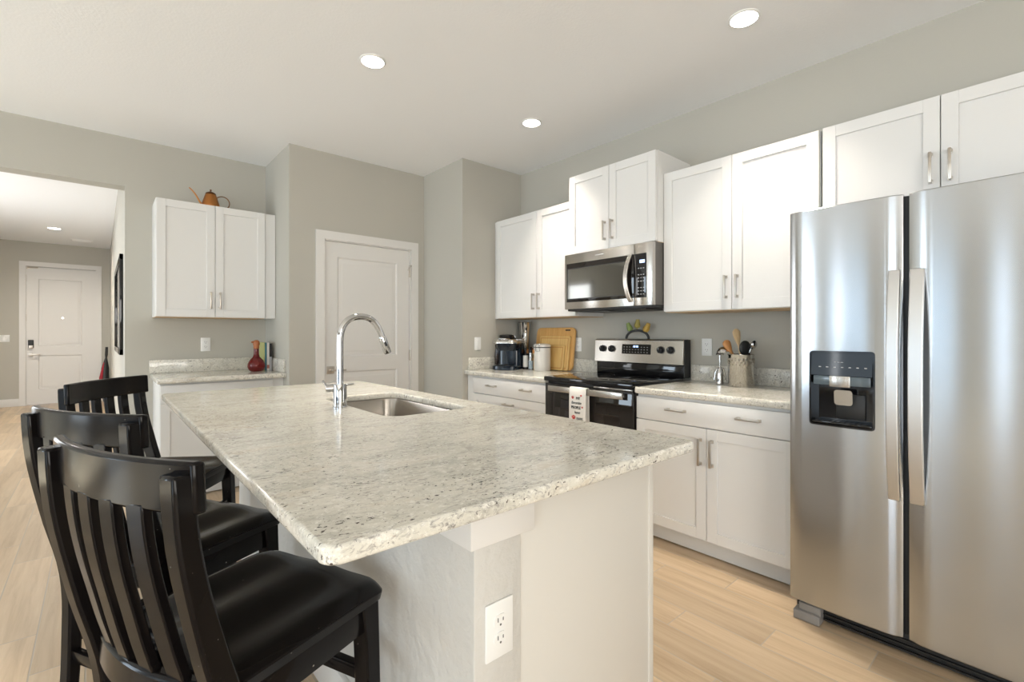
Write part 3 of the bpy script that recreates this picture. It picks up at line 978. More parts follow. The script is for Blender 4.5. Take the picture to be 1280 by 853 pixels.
text_obj('lettering', 'PAWS', 0.025, INKG, t, (0.022, yT, 0.035), RX, 0.0012, sx=0.8)
def paw(x, z, s):
    b = B()
    def blob(cx, cz, rx, rz):
        n = 14
        loft(b, [[(cx + rx * math.cos(2 * PI * k / n), yT + d, cz + rz * math.sin(2 * PI * k / n)) for k in range(n)] for d in (0.0012, -0.0012)])
    blob(x, z - 0.25 * s, 0.55 * s, 0.42 * s)
    for a, q in ((-0.62, 0.18), (-0.24, 0.52), (0.24, 0.52), (0.62, 0.18)):
        blob(x + a * s, z + q * s, 0.19 * s, 0.25 * s)
    obj('paw_print', b, RED, t)
paw(-0.038, 0.171, 0.013); paw(0.034, 0.188, 0.009); paw(0.044, 0.112, 0.008); paw(-0.030, 0.040, 0.020)

# ------------------------------------------------------------------ bar stools
def lerp_tab(P, z):
    for (a, p), (c, q) in zip(P[:-1], P[1:]):
        if z <= c:
            return p + (q - p) * (z - a) / (c - a)
    return P[-1][1]
BACK = [(0, -0.214), (0.2, -0.201), (0.42, -0.197), (0.51, -0.204), (0.60, -0.224), (0.656, -0.241), (0.706, -0.251), (0.774, -0.266), (0.846, -0.280), (0.886, -0.286), (0.94, -0.291), (1.02, -0.294)]
def post_w(z):
    return lerp_tab([(0, 0.030), (0.3, 0.036), (0.6, 0.050), (0.7, 0.046), (0.8, 0.040), (1.02, 0.036)], z)
def post_x(z):
    zz = [z - 0.03, z, z + 0.03]
    return sum(lerp_tab(BACK, q) for q in zz) / 3 + post_w(z) / 2
def make_stool(label, x, y, heading):
    t = thing('bar_stool', label, 'bar stool', (x, y, 0), heading, 'black bar stools along the island')
    hw = 0.235
    # seat: a dished plank
    b = B()
    rings = []
    us = [0, 0.012, 0.04, 0.09] + [0.15 + 0.07 * k for k in range(11)] + [0.91, 0.955, 0.985, 1.0]
    for u in us:
        half = 0.218 + 0.014 * u
        rr = 0.030
        dx = (1 - u) * 0.405
        if dx < rr:
            half -= rr - math.sqrt(max(0, rr * rr - (rr - dx) ** 2))
        db = u * 0.405
        if db < 0.02:
            half -= 0.02 - math.sqrt(max(0, 0.02 ** 2 - (0.02 - db) ** 2))
        prof = []
        for k in range(33):
            v = -1 + 2 * k / 32
            a = abs(v)
            dish = -0.012 * math.exp(-((a - 0.42) / 0.26) ** 2) * (0.3 + 0.7 * math.sin(min(1.0, u * 1.05 + 0.08) * PI) ** 0.7)
            side = -0.017 * max(0, (a - 0.82) / 0.18) ** 1.6
            fr = -0.009 * max(0, (u - 0.84) / 0.16) ** 2 - 0.006 * max(0, (0.05 - u) / 0.05)
            xx = -0.195 + 0.405 * u + 0.012 * u * (1 - v * v)
            prof.append((xx, v * half, 0.612 + dish + side + fr))
        xe = -0.195 + 0.405 * u
        low = [(xe, half * 0.97, 0.568), (xe, -half * 0.97, 0.568)]
        rings.append(prof + low)
    loft(b, rings)
    obj('seat', b, LACQ, t, bevel=0.003, ang=40)
    # rear posts that run down into the rear legs
    for s in (-1, 1):
        b = B()
        rings = []
        for k in range(25):
            z = 1.004 * k / 24
            w = post_w(z) / 2
            xc = post_x(z)
            y0, y1 = s * hw, s * (hw - 0.043)
            rings.append([(xc - w, y0, z), (xc + w, y0, z), (xc + w, y1, z), (xc - w, y1, z)])
        loft(b, rings)
        obj('leg', b, LACQ, t, bevel=0.006, ang=35)
    # front legs
    for s in (-1, 1):
        b = B()
        rings = []
        for k in range(13):
            z = 0.578 * k / 12
            f = z / 0.578
            w = 0.019 + 0.006 * f + (0.012 * max(0, f - 0.82) / 0.18) ** 1.0 * 0.8
            xc = 0.172 + 0.012 * (1 - f) ** 2 + 0.006 * math.sin(f * PI)
            yc = s * 0.195
            rings.append([(xc - w, yc - 0.023, z), (xc + 0.021, yc - 0.023, z), (xc + 0.021, yc + 0.023, z), (xc - w, yc + 0.023, z)])
        loft(b, rings)
        obj('leg', b, LACQ, t, bevel=0.004, ang=35)
    # aprons
    b = B()
    for s in (-1, 1):
        box(b, -0.19, 0.165, s * 0.200 - 0.010, s * 0.200 + 0.010, 0.505, 0.572, 0.002)
    box(b, 0.166, 0.186, -0.19, 0.19, 0.505, 0.572, 0.002)
    obj('apron', b, LACQ, t)
    b = B(); box(b, 0.168, 0.192, -0.185, 0.185, 0.365, 0.400, 0.004); obj('footrest', b, LACQ, t)
    for s in (-1, 1):
        b = B()
        zc = 0.30
        loft(b, [[(post_x(zc), s * 0.213 - 0.009, zc - 0.016), (post_x(zc), s * 0.213 + 0.009, zc - 0.016), (post_x(zc), s * 0.213 + 0.009, zc + 0.016), (post_x(zc), s * 0.213 - 0.009, zc + 0.016)], [(0.178, s * 0.197 - 0.009, zc - 0.016), (0.178, s * 0.197 + 0.009, zc - 0.016), (0.178, s * 0.197 + 0.009, zc + 0.016), (0.178, s * 0.197 - 0.009, zc + 0.016)]])
        obj('stretcher', b, LACQ, t, bevel=0.003)
    b = B(); box(b, post_x(0.255) - 0.011, post_x(0.255) + 0.011, -0.20, 0.20, 0.238, 0.272, 0.003); obj('stretcher', b, LACQ, t)
    # curved top rail in front of the posts, curved lower rail between them
    def arc(yy, sag, h):
        return -sag * (1 - (yy / h) ** 2)
    b = B()
    rings = []
    for k in range(21):
        yy = -0.240 + 0.480 * k / 20
        dx = arc(yy, 0.036, 0.240)
        r = []
        for z, th0, th1 in ((0.934, 0.0, 0.022), (1.022, 0.0, 0.021)):
            lean = -0.04 * (z - 0.934)
            x0 = -0.2620 + dx + lean
            if z < 0.95:
                r += [(x0, yy, z), (x0 + th1, yy, z)]
            else:
                r += [(x0 + th1, yy, z), (x0, yy, z)]
        rings.append(r)
    loft(b, rings)
    obj('top_rail', b, LACQ, t, bevel=0.006, ang=35)
    b = B()
    rings = []
    for k in range(15):
        yy = -0.195 + 0.39 * k / 14
        x0 = -0.192 + arc(yy, 0.032, 0.195)
        rings.append([(x0 - 0.015, yy, 0.535), (x0 + 0.013, yy, 0.535), (x0 + 0.013, yy, 0.606), (x0 - 0.015, yy, 0.606)])
    loft(b, rings)
    obj('lower_rail', b, LACQ, t, bevel=0.008, ang=35)
    for c in (-0.114, -0.038, 0.038, 0.114):
        b = B()
        rings = []
        for k in range(15):
            u = k / 14
            z = 0.598 + (0.945 - 0.598) * u
            xl = -0.193 + arc(c, 0.032, 0.195)
            xu = -0.2535 + arc(c, 0.036, 0.240)
            xc = xl + (xu - xl) * u + (post_x(z) - (post_x(0.6) + (post_x(0.94) - post_x(0.6)) * u)) 
            h = 0.021
            sl = 2 * 0.036 * c / 0.2 ** 2 * 0.5
            rings.append([(xc - 0.009 - sl * h, c - h, z), (xc + 0.009 - sl * h, c - h, z), (xc + 0.009 + sl * h, c + h, z), (xc - 0.009 + sl * h, c + h, z)])
        loft(b, rings)
        obj('slat', b, LACQ, t, bevel=0.003, ang=35)
    return t

def stool_at(label, rail, head_deg):
    """place by the middle of the top rail's front edge"""
    h = math.radians(head_deg)
    return make_stool(label, rail[0] + 0.246 * math.cos(h), rail[1] + 0.246 * math.sin(h), h)
stool_at('black slat-back bar stool standing at the near corner of the island', (0.039, 1.144), 22.9)
stool_at('black slat-back bar stool in the middle of the row of three', (-0.0175, 1.764), 28.8)
stool_at('black slat-back bar stool at the far end of the island, angled toward the sink', (0.046, 2.88), -36.9)

# ------------------------------------------------------------------ things on the right-hand counters
ZC = 0.9145
# coffee maker
t = thing('coffee_maker', 'black single-serve coffee maker with silver trim in the counter corner', 'coffee maker', (2.80, 3.268, ZC), math.radians(-62))
b = B(); pr = rrect(-0.115, 0.115, -0.135, 0.14, 0.05, 6)
loft(b, [[(x, y, z) for x, y in pr] for z in (0.0, 0.036)]); obj('base', b, NAVY, t, bevel=0.004)
b = B()
pr = rrect(-0.112, 0.112, -0.02, 0.14, 0.05, 6)
loft(b, [[(x, y, z) for x, y in pr] for z in (0.034, 0.235)]); obj('body', b, NAVY, t, bevel=0.004)
b = B()
pr = rrect(-0.085, 0.112, -0.125, 0.10, 0.06, 6)
loft(b, [[(x * s, y * s, z) for x, y in pr] for z, s in ((0.17, 0.80), (0.20, 0.96), (0.245, 1.0))]); obj('brew_head', b, NAVY, t)
b = B()
pr = rrect(-0.122, 0.122, -0.13, 0.145, 0.07, 8)
loft(b, [[(x * s, y * s, z) for x, y in pr] for z, s in ((0.236, 1.0), (0.250, 1.0), (0.266, 0.92), (0.276, 0.72))]); obj('top_cover', b, mat('silver_trim', (0.62, 0.60, 0.57), 0.22, 0.9), t)
b = B()
pr = rrect(-0.068, 0.068, -0.11, 0.075, 0.06, 8)
loft(b, [[(x * s, y * s, z + (0.012 if y < 0 else 0)) for x, y in pr] for z, s in ((0.268, 0.9), (0.283, 1.0), (0.298, 0.92), (0.306, 0.6))]); obj('lid', b, BLACK, t)
b = B(); tube(b, [(-0.05, -0.10, 0.272), (-0.03, -0.142, 0.275), (0.03, -0.142, 0.275), (0.05, -0.10, 0.272)], 0.008, 10); obj('lid_handle', b, CHROME, t)
b = B(); box(b, -0.128, -0.088, -0.02, 0.13, 0.04, 0.228, 0.012); obj('water_tank', b, SMOKE, t)
b = B(); box(b, -0.07, 0.07, -0.128, -0.03, 0.036, 0.042, 0.002); obj('drip_tray', b, BLKM, t)

# tall metal tumbler
t = thing('tumbler', 'tall tapered steel cocktail tumbler standing behind the coffee maker', 'tumbler', (3.02, 3.285, ZC))
b = B(); lathe(b, [(0.002, 0), (0.036, 0), (0.038, 0.02), (0.050, 0.32), (0.0575, 0.425), (0.0595, 0.428), (0.056, 0.428), (0.048, 0.32), (0.036, 0.02), (0.002, 0.015)], seg=36); obj('cup', b, CHROME, t)
b = B(); lathe(b, [(0.055, 0.426), (0.0605, 0.426), (0.0605, 0.4305), (0.055, 0.4305)], seg=36, cap=False); obj('rim', b, BLKM, t)

# small bottles and mills between coffee maker and canister
def bottle(name, label, cat, x, y, prof, m, capprof, cm, band=None):
    t = thing(name, label, cat, (x, y, ZC), 0, 'small bottles beside the canister')
    b = B(); lathe(b, prof, seg=20); obj('body', b, m, t)
    b = B(); lathe(b, capprof, seg=20); obj('cap', b, cm, t)
    if band:
        b = B(); lathe(b, band[0], seg=20, cap=False); obj('paper_label', b, band[1], t)
bottle('shaker', 'dark glass bottle with a pale label beside the coffee maker', 'bottle', 2.916, 3.165, [(0.001, 0), (0.022, 0), (0.023, 0.01), (0.023, 0.12), (0.010, 0.15), (0.010, 0.17), (0.001, 0.17)], BLACK, [(0.012, 0.165), (0.012, 0.195), (0.001, 0.197)], BLKM, ([(0.0235, 0.02), (0.0235, 0.125)], PAPER))
bottle('pepper_mill', 'slim black pepper mill standing second from the coffee maker', 'pepper mill', 2.985, 3.215, [(0.001, 0), (0.020, 0), (0.019, 0.06), (0.014, 0.09), (0.018, 0.12), (0.018, 0.14), (0.001, 0.14)], BLKM, [(0.019, 0.14), (0.020, 0.165), (0.010, 0.18), (0.001, 0.182)], SPOONW)
bottle('salt_mill', 'clear and steel salt mill standing next to the canister', 'salt mill', 2.93, 3.108, [(0.001, 0), (0.021, 0), (0.021, 0.075), (0.019, 0.08), (0.019, 0.15), (0.001, 0.15)], mat('mill_steel', (0.45, 0.45, 0.45), 0.25, 0.9), [(0.021, 0.15), (0.021, 0.175), (0.008, 0.185), (0.012, 0.20), (0.001, 0.205)], BLKM, ([(0.0215, 0.005), (0.0215, 0.08)], mat('pale_blue_label', (0.45, 0.55, 0.62), 0.5)))
bottle('sauce_bottle', 'dark bottle with a red cap behind the salt mill', 'bottle', 2.990, 3.160, [(0.001, 0), (0.022, 0), (0.022, 0.11), (0.011, 0.14), (0.011, 0.16), (0.001, 0.16)], BLACK, [(0.013, 0.155), (0.013, 0.19), (0.001, 0.192)], mat('maroon_cap', (0.12, 0.015, 0.02), 0.4), ([(0.0225, 0.02), (0.0225, 0.10)], mat('amber_label', (0.45, 0.20, 0.05), 0.6)))

# canister
t = thing('canister', 'white ceramic canister with clamp lid in front of the cutting boards', 'canister', (2.915, 2.95, ZC))
b = B(); lathe(b, [(0.001, 0), (0.068, 0), (0.074, 0.008), (0.074, 0.196), (0.070, 0.20), (0.001, 0.20)], seg=40); obj('jar', b, CERAM, t)
b = B(); lathe(b, [(0.072, 0.205), (0.077, 0.21), (0.077, 0.222), (0.066, 0.232), (0.02, 0.236), (0.001, 0.236)], seg=40); obj('lid', b, CERAM, t)
b = B(); lathe(b, [(0.0735, 0.199), (0.0755, 0.203), (0.0735, 0.207)], seg=40, cap=False); obj('seal', b, DGREY, t)
b = B(); a0 = math.radians(195)
def rp(r, a, z):
    return (r * math.cos(a), r * math.sin(a), z)
tube(b, [rp(0.076, a0 - 0.25, 0.17), rp(0.084, a0 - 0.2, 0.205), rp(0.079, a0 - 0.2, 0.226)], 0.0022, 8); tube(b, [rp(0.076, a0 + 0.25, 0.17), rp(0.084, a0 + 0.2, 0.205), rp(0.079, a0 + 0.2, 0.226)], 0.0022, 8); tube(b, [rp(0.079, a0 - 0.3, 0.172), rp(0.081, a0, 0.168), rp(0.079, a0 + 0.3, 0.172)], 0.0022, 8); tube(b, [rp(0.072, a0 - 0.2, 0.232), rp(0.078, a0 + PI, 0.228), rp(0.072, a0 + 0.2, 0.232)], 0.0022, 8)
obj('wire_clamp', b, CHROME, t)
b = B(); a1 = math.radians(150); cyl(b, rp(0.073, a1, 0.165), rp(0.083, a1, 0.165), 0.017); obj('wooden_tag', b, SPOONW, t)
b = B(); a2 = math.radians(150); loft(b, [[rp(q, a2 + s * 0.1, z) for z in (0.0, 0.15)] + [rp(q, a2 - s * 0.1, z) for z in (0.15, 0.0)] for q, s in ((0.0742, 1), (0.0755, 1))]); obj('scoop_handle', b, SPOONL, t)

# cutting boards leaning on the wall
def board(label, y0, y1, h, xb, lean, th, m, r, groove=True, grip=False):
    t = thing('cutting_board', label, 'cutting board', (xb, (y0 + y1) / 2, ZC + 0.004), RZ, 'nested bamboo cutting boards')
    t.rotation_euler = (-lean, 0, RZ)
    hw = abs(y1 - y0) / 2
    b = B()
    pr = rrect(-hw, hw, 0, h, r, 6)
    loft(b, [[(x, 0, z) for x, z in pr], [(x, th, z) for x, z in pr]])
    o = obj('board', b, m, t, bevel=0.003)
    if groove:
        b = B()
        w = 0.016
        A = rrect(-hw + w, hw - w, w, h - w, max(r - w, 0.006), 6)
        C = rrect(-hw + w + 0.007, hw - w - 0.007, w + 0.007, h - w - 0.007, max(r - w - 0.006, 0.004), 6)
        loft(b, [[(x, 0.001, z) for x, z in A], [(x, -0.0008, z) for x, z in A], [(x, -0.0008, z) for x, z in C], [(x, 0.001, z) for x, z in C]], cap=False)
        obj('juice_groove', b, BAMBOOD, t)
    if grip:
        b = B(); G = rrect(hw - 0.115, hw - 0.055, h - 0.030, h - 0.018, 0.006, 4)
        loft(b, [[(x, 0.001, z) for x, z in G], [(x, -0.0006, z) for x, z in G]]); obj('hand_slot', b, BLKM, t)
    return t
board('large orange-brown bamboo cutting board, outermost of the three', 2.715, 3.185, 0.375, 3.038, 0.13, 0.018, BAMBOO, 0.045, groove=False, grip=True)
board('medium golden cutting board leaning on the large one', 2.75, 3.12, 0.30, 3.019, 0.13, 0.016, BAMBOO2, 0.012)
board('small pale cutting board at the front of the nested boards', 2.79, 3.03, 0.22, 3.002, 0.13, 0.014, BAMBOO2, 0.010)

# winged corkscrew
t = thing('corkscrew', 'silver winged corkscrew standing beside the utensil crock', 'corkscrew', (2.935, 1.388, ZC), math.radians(-45))
b = B(); lathe(b, [(0.021, 0), (0.022, 0.01), (0.018, 0.07), (0.015, 0.092), (0.008, 0.10), (0.006, 0.115), (0.001, 0.116)], seg=20); obj('frame', b, CHROME, t)
b = B(); tube(b, [(0, 0, 0.10), (0, 0, 0.15)], 0.004, 10); lathe(b, [(0.001, 0.148), (0.007, 0.150), (0.007, 0.185), (0.001, 0.187)], seg=12); tube(b, [(-0.022, 0, 0.192), (0.022, 0, 0.192)], 0.006, 10); obj('screw_handle', b, CHROME, t)
for s in (-1, 1):
    b = B(); tube(b, [(s * 0.006, 0, 0.104), (s * 0.020, 0, 0.100), (s * 0.027, 0, 0.078), (s * 0.035, 0, 0.03)], [0.006, 0.007, 0.006, 0.005], 10); obj('lever_arm', b, CHROME, t)

# utensil crock and utensils
KX, KY = 2.955, 1.268
t = thing('utensil_crock', 'silver metal utensil crock with an embossed leaf band', 'crock', (KX, KY, ZC))
b = B(); lathe(b, [(0.001, 0), (0.070, 0), (0.0735, 0.006), (0.0735, 0.186), (0.0765, 0.190), (0.0765, 0.195), (0.071, 0.195), (0.070, 0.012), (0.001, 0.010)], seg=40); obj('pot', b, mat('pewter', (0.70, 0.68, 0.64), 0.07, 1.0), t)
b = B()
for k in range(22):
    a = 2 * PI * k / 22
    for q, z, s in ((0, 0.163, 0.010), (0.14, 0.146, 0.008), (0.05, 0.132, 0.006)):
        p = Vector((0.0735 * math.cos(a + q), 0.0735 * math.sin(a + q), z))
        bmesh.ops.create_icosphere(b, subdivisions=1, radius=s, matrix=Matrix.Translation(p) @ Matrix.Rotation(a + q, 4, 'Z') @ Matrix.Diagonal((0.35, 0.8, 1.0, 1)))
obj('leaf_band', b, mat('dark_pewter', (0.42, 0.38, 0.32), 0.3, 1.0), t)

def utensil(name, label, cat, top, base, hr, m, head, hm=None):
    """handle from inside the crock to the head"""
    t = thing(name, label, cat, (KX + base[0], KY + base[1], ZC + 0.016), 0, 'utensils in the crock')
    d = Vector(top) - Vector((base[0], base[1], 0))
    b = B(); tube(b, [(0, 0, 0), d * 0.5, d], hr, 10); obj('handle', b, m, t)
    head(t, d, hm or m)
    return t
def paddle_head(L, wd, th, dishy=0.0):
    def f(t, d, m):
        b = B()
        ax = d.normalized()
        side = Vector((0.754, -0.656, 0))
        side = (side - ax * side.dot(ax)).normalized()
        nn = ax.cross(side)
        rings = []
        for k in range(13):
            u = k / 12
            w = wd * (0.22 + 0.78 * math.sin(min(u * 1.15, 1) * PI / 2)) * (1 if u < 0.75 else math.sqrt(max(0.03, 1 - ((u - 0.75) / 0.26) ** 2)))
            c = d + ax * (L * u - 0.005)
            dp = -dishy * math.sin(u * PI)
            rings.append([c + side * (w * math.cos(a)) + nn * (th * math.sin(a) + dp * math.sin(a) ** 2) for a in [2 * PI * q / 14 for q in range(14)]])
        loft(b, rings)
        obj('head', b, m, t)
    return f
utensil('wooden_spatula', 'pale wooden spatula, tallest utensil in the crock', 'spatula', (-0.004, 0.012, 0.235), (0.02, -0.02), 0.006, SPOONL, paddle_head(0.105, 0.025, 0.004))
utensil('wooden_spoon', 'reddish-brown wooden spoon leaning out of the crock', 'spoon', (-0.020, 0.050, 0.190), (0.025, -0.03), 0.006, SPOONW, paddle_head(0.085, 0.027, 0.006, 0.008))
utensil('wooden_fork', 'dark wooden fork behind the reddish-brown spoon', 'fork', (0.02, 0.068, 0.20), (0.03, -0.02), 0.006, SPOONW, paddle_head(0.07, 0.018, 0.004))
def spoon_black(t, d, m):
    b = B(); bmesh.ops.create_uvsphere(b, u_segments=18, v_segments=12, radius=1, matrix=Matrix.Translation(d + Vector((0, 0, 0.026))) @ Matrix.Rotation(math.radians(49), 4, 'Z') @ Matrix.Diagonal((0.014, 0.037, 0.046, 1))); obj('head', b, m, t)
utensil('slotted_spoon', 'black nylon serving spoon in the crock', 'spoon', (-0.01, -0.030, 0.190), (0.0, 0.03), 0.006, BLKM, spoon_black)
def scoop(t, d, m):
    b = B(); 
    M4 = Matrix.Translation(d + Vector((0.0, -0.004, 0.016))) @ Matrix.Rotation(math.radians(49), 4, 'Z') @ Matrix.Rotation(math.radians(-60), 4, 'X')
    prof = [(0.028, 0.0), (0.026, -0.010), (0.018, -0.019), (0.002, -0.024), (0.002, -0.021), (0.017, -0.016), (0.0245, -0.008), (0.026, 0.0)]
    lathe(b, prof, seg=20, cap=False)
    bmesh.ops.transform(b, matrix=M4, verts=b.verts)
    obj('bowl', b, m, t)
utensil('ice_cream_scoop', 'shiny steel scoop beside the black serving spoon', 'scoop', (0.005, -0.062, 0.222), (0.0, 0.03), 0.006, CHROME, scoop)
def ladle(t, d, m):
    b = B()
    prof = [(0.044, 0.0), (0.042, 0.014), (0.031, 0.030), (0.012, 0.038), (0.002, 0.039), (0.002, 0.036), (0.03, 0.027), (0.040, 0.012), (0.0425, 0.0)]
    lathe(b, prof, seg=24, cap=False)
    bmesh.ops.transform(b, matrix=Matrix.Translation(d + Vector((-0.002, 0.030, -0.022))) @ Matrix.Rotation(math.radians(-12), 4, 'X'), verts=b.verts)
    obj('bowl', b, m, t)
utensil('ladle', 'steel ladle hooked over the crock rim beside the outlet', 'ladle', (-0.004, 0.070, 0.208), (0.0, -0.04), 0.004, CHROME, ladle)

# black arch ornament with artichokes behind the range
t = thing('trivet_ornament', 'black arched iron ornament with artichoke heads on top of the range', 'ornament', (3.045, 2.068, 1.197), RZ)
b = B(); rings = []
for k in range(17):
    a = PI * k / 16
    c = Vector((0.098 * math.cos(a), 0, 0.062 * math.sin(a)))
    n_ = Vector((math.cos(a), 0, math.sin(a)))
    rings.append([c + n_ * 0.008 + Vector((0, -0.006, 0)), c + n_ * 0.008 + Vector((0, 0.006, 0)), c - n_ * 0.008 + Vector((0, 0.006, 0)), c - n_ * 0.008 + Vector((0, -0.006, 0))])
loft(b, rings); obj('arch', b, BLKM, t, bevel=0.002)
def artichoke(x, z, s, m, tilt):
    b = B()
    for r in range(4):
        for k in range(7):
            a = 2 * PI * (k + 0.5 * (r % 2)) / 7
            rad = s * (0.62 - 0.11 * r)
            p = Vector((rad * math.cos(a), rad * math.sin(a), s * (0.15 + 0.42 * r)))
            bmesh.ops.create_icosphere(b, subdivisions=1, radius=s * 0.52, matrix=Matrix.Translation(p) @ Matrix.Rotation(a, 4, 'Z') @ Matrix.Rotation(0.25, 4, 'Y') @ Matrix.Diagonal((0.35, 0.75, 1.1, 1)))
    bmesh.ops.create_icosphere(b, subdivisions=2, radius=s * 0.6, matrix=Matrix.Translation((0, 0, s * 0.7)))
    tube(b, [(0, 0, -s * 0.7), (0, 0, s * 0.4)], s * 0.18, 8)
    bmesh.ops.transform(b, matrix=Matrix.Translation((x, 0, z)) @ Matrix.Rotation(tilt, 4, 'Y'), verts=b.verts)
    obj('artichoke', b, m, t)
artichoke(-0.062, 0.070, 0.028, LEAFG, -0.45); artichoke(0.0, 0.092, 0.028, LEAFY, 0.1); artichoke(0.072, 0.064, 0.030, LEAFO, 0.5)

# ------------------------------------------------------------------ nook: kettle, bottle, books
t = thing('copper_kettle', 'small copper kettle with long curved spout on the nook cabinet', 'kettle', (0.700, 4.62, 2.2725))
b = B(); lathe(b, [(0.001, 0), (0.066, 0), (0.069, 0.006), (0.060, 0.05), (0.044, 0.105), (0.038, 0.118), (0.001, 0.118)], seg=32); obj('body', b, COPPER, t)
b = B(); lathe(b, [(0.040, 0.118), (0.036, 0.130), (0.018, 0.141), (0.006, 0.144), (0.005, 0.150), (0.009, 0.158), (0.001, 0.164)], seg=24); obj('lid', b, mat('dark_copper', (0.16, 0.07, 0.03), 0.35, 1.0), t)
b = B(); tube(b, bez((-0.05, 0, 0.025), (-0.085, 0, 0.03), (-0.085, 0, 0.10), (-0.150, 0, 0.150), 12), [0.008 - 0.0035 * k / 12 for k in range(13)], 10); obj('spout', b, COPPER, t)
b = B(); tube(b, [(0.085 + 0.052 * math.cos(a), 0, 0.066 + 0.052 * math.sin(a)) for a in [math.radians(150 - 13.5 * k) for k in range(22)]], 0.0042, 8); obj('handle', b, mat('dark_brass', (0.22, 0.11, 0.05), 0.35, 1.0), t)

t = thing('glass_decanter', 'ruby red glass bottle with a carved brown stopper on nook counter', 'bottle', (1.012, 4.485, ZC))
b = B(); lathe(b, [(0.001, 0), (0.040, 0), (0.058, 0.012), (0.068, 0.040), (0.066, 0.065), (0.050, 0.098), (0.026, 0.125), (0.020, 0.150), (0.019, 0.195), (0.001, 0.195)], seg=32); obj('bottle', b, RUBYG, t)
b = B(); lathe(b, [(0.018, 0.19), (0.023, 0.20), (0.022, 0.215), (0.027, 0.232), (0.024, 0.255), (0.012, 0.266), (0.001, 0.267)], seg=20); bmesh.ops.create_icosphere(b, subdivisions=2, radius=0.011, matrix=Matrix.Translation((-0.026, -0.006, 0.250)) @ Matrix.Diagonal((1.5, 0.9, 0.9, 1))); obj('stopper', b, TERRA, t)

def book(label, x0, x1, y0, y1, h, cover, spine=None, mark=None):
    t = thing('book', label, 'book', ((x0 + x1) / 2, (y0 + y1) / 2, ZC), 0, 'books on the nook counter')
    w, d = (x1 - x0) / 2, (y1 - y0) / 2
    b = B(); box(b, -w, -w + 0.002, -d, d, 0, h); box(b, w - 0.002, w, -d, d, 0, h); box(b, -w, w, -d, -d + 0.002, 0, h); obj('cover', b, cover, t)
    b = B(); box(b, -w + 0.002, w - 0.002, -d + 0.002, d - 0.004, 0.003, h - 0.003); obj('pages', b, PAPER, t)
    if spine:
        b = B(); box(b, -w + 0.001, w - 0.001, -d - 0.0008, -d + 0.001, *spine[0]); obj('spine_band', b, spine[1], t)
    return t
book('teal-spined book with a yellow-green cover beside the red bottle', 1.084, 1.098, 4.51, 4.70, 0.245, mat('lime_cover', (0.50, 0.50, 0.20), 0.5), ((0.001, 0.244), mat('teal_cover', (0.05, 0.19, 0.24), 0.5)))
book('white-spined book standing between the teal and black books', 1.099, 1.119, 4.505, 4.69, 0.245, mat('white_cover', (0.72, 0.70, 0.66), 0.5), ((0.02, 0.05), mat('spine_red', (0.5, 0.2, 0.15), 0.6)))
book('black and grey book closest to the nook side wall', 1.1205, 1.140, 4.51, 4.69, 0.236, mat('grey_cover', (0.45, 0.46, 0.48), 0.5), ((0.12, 0.235), mat('black_cover', (0.012, 0.012, 0.014), 0.5)))

# ------------------------------------------------------------------ hall: mirror and umbrella
t = thing('wall_mirror', 'tall black-framed mirror hung on the hall side wall', 'mirror', (XH + 0.005, 6.2, 1.5), RZ)
b = B()
pr = [(-0.85, -0.50), (0.85, -0.50), (0.85, 0.52), (-0.85, 0.52)]
for a in ((-0.88, 0.88, -0.45, -0.40), (-0.88, 0.88, 0.38, 0.43), (-0.88, -0.82, -0.45, 0.43), (0.82, 0.88, -0.45, 0.43)):
    box(b, a[0], a[1], -0.026, 0, a[2], a[3], 0.004)
obj('frame', b, BLACK, t)
b = B(); box(b, -0.83, 0.83, -0.012, -0.004, -0.41, 0.39); obj('mirror_glass', b, CHROME, t)

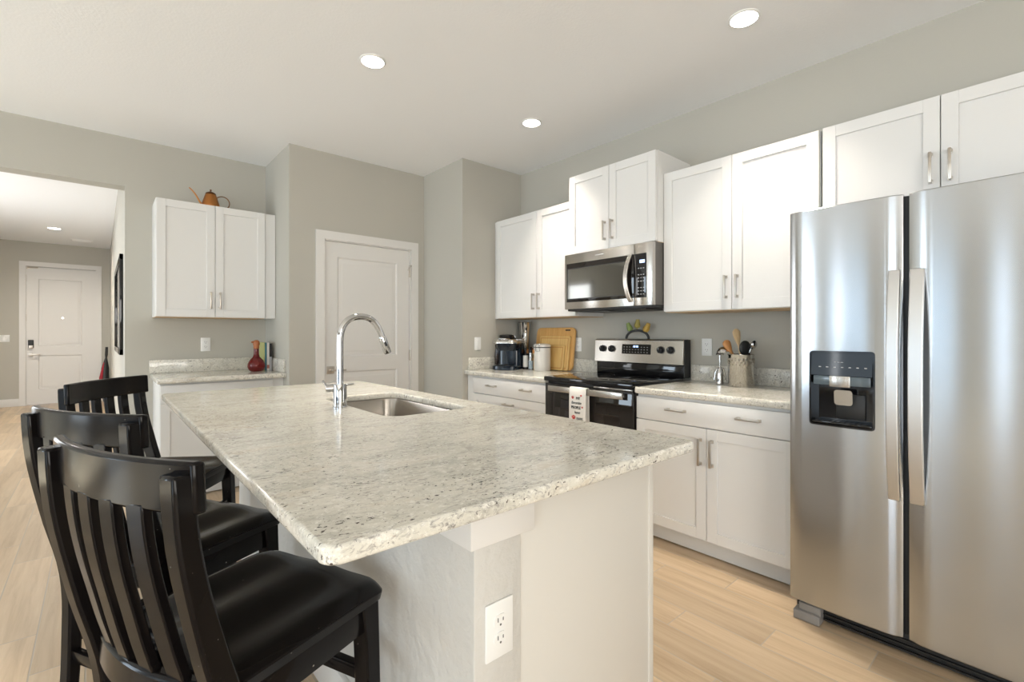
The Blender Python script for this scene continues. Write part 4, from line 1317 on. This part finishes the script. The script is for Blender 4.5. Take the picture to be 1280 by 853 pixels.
t = thing('umbrella', 'folded black and red umbrella leaning in the hall corner', 'umbrella', (0.045, 11.32, 0.0))
b = B(); tube(b, [(0.02, 0, 0.02), (0.03, 0, 0.25), (0.04, 0.02, 0.62), (0.05, 0.03, 0.80)], [0.012, 0.07, 0.055, 0.016], 14); obj('canopy', b, BLKM, t)
b = B(); tube(b, [(0.02, 0, 0.001), (0.02, 0, 0.06)], 0.006, 8); tube(b, [(0.05, 0.03, 0.79), (0.055, 0.03, 0.86), (0.06, 0.03, 1.0)], [0.012, 0.022, 0.02], 10); obj('handle', b, BLKM, t)
b = B(); tube(b, [(-0.035, -0.05, 0.2), (-0.02, -0.045, 0.45), (0.02, 0.0, 0.72)], [0.012, 0.026, 0.006], 8); obj('red_fold', b, mat('red_cloth', (0.35, 0.015, 0.03), 0.7), t)

# ------------------------------------------------------------------ recessed lights
def downlight(label, x, y, z, power, r=0.062, spread=85):
    t = thing('recessed_light', label, 'ceiling light', (x, y, z), 0, 'recessed ceiling lights')
    b = B(); lathe(b, [(r, 0.0), (r + 0.010, 0.0), (r + 0.009, -0.004), (r, -0.008)], seg=36, cap=False); obj('trim_ring', b, PLAST, t)
    b = B(); lathe(b, [(r + 0.001, -0.002), (r + 0.001, -0.006), (r * 0.5, -0.008), (0.001, -0.008)], seg=36); obj('lens', b, LENS, t)
    area('downlight_lamp', (0, 0, -0.012), (0, 0, 0), 2 * r, 2 * r, power, (1.0, 0.91, 0.79), 'DISK', math.radians(spread), t)
downlight('lit recessed ceiling light above the island sink', 1.173, 2.553, HC, 9)
downlight('lit recessed ceiling light in front of the microwave cabinets', 2.392, 2.530, HC, 9)
downlight('lit recessed ceiling light closest to the refrigerator', 2.390, 1.010, HC, 9)
downlight('small lit recessed light in the hall ceiling', -0.51, 9.9, HH, 30, 0.07, 150)
area('hall_top_fill', (-1.3, 6.6, HH - 0.02), (0, 0, 0), 0.3, 0.3, 25, (1.0, 0.96, 0.90), 'DISK')  # added lamp without a fixture, lifts the hall from out of view
t = thing('ceiling_vent', 'flat white vent plate on the hall ceiling near the front wall', 'vent', (-0.22, 10.9, HH))
b = B(); box(b, -0.14, 0.14, -0.08, 0.08, -0.010, 0, 0.003); obj('plate', b, PLAST, t)
b = B()
for k in range(6):
    box(b, -0.12, 0.12, -0.06 + k * 0.022, -0.052 + k * 0.022, -0.014, -0.009)
obj('louvres', b, PLAST, t)
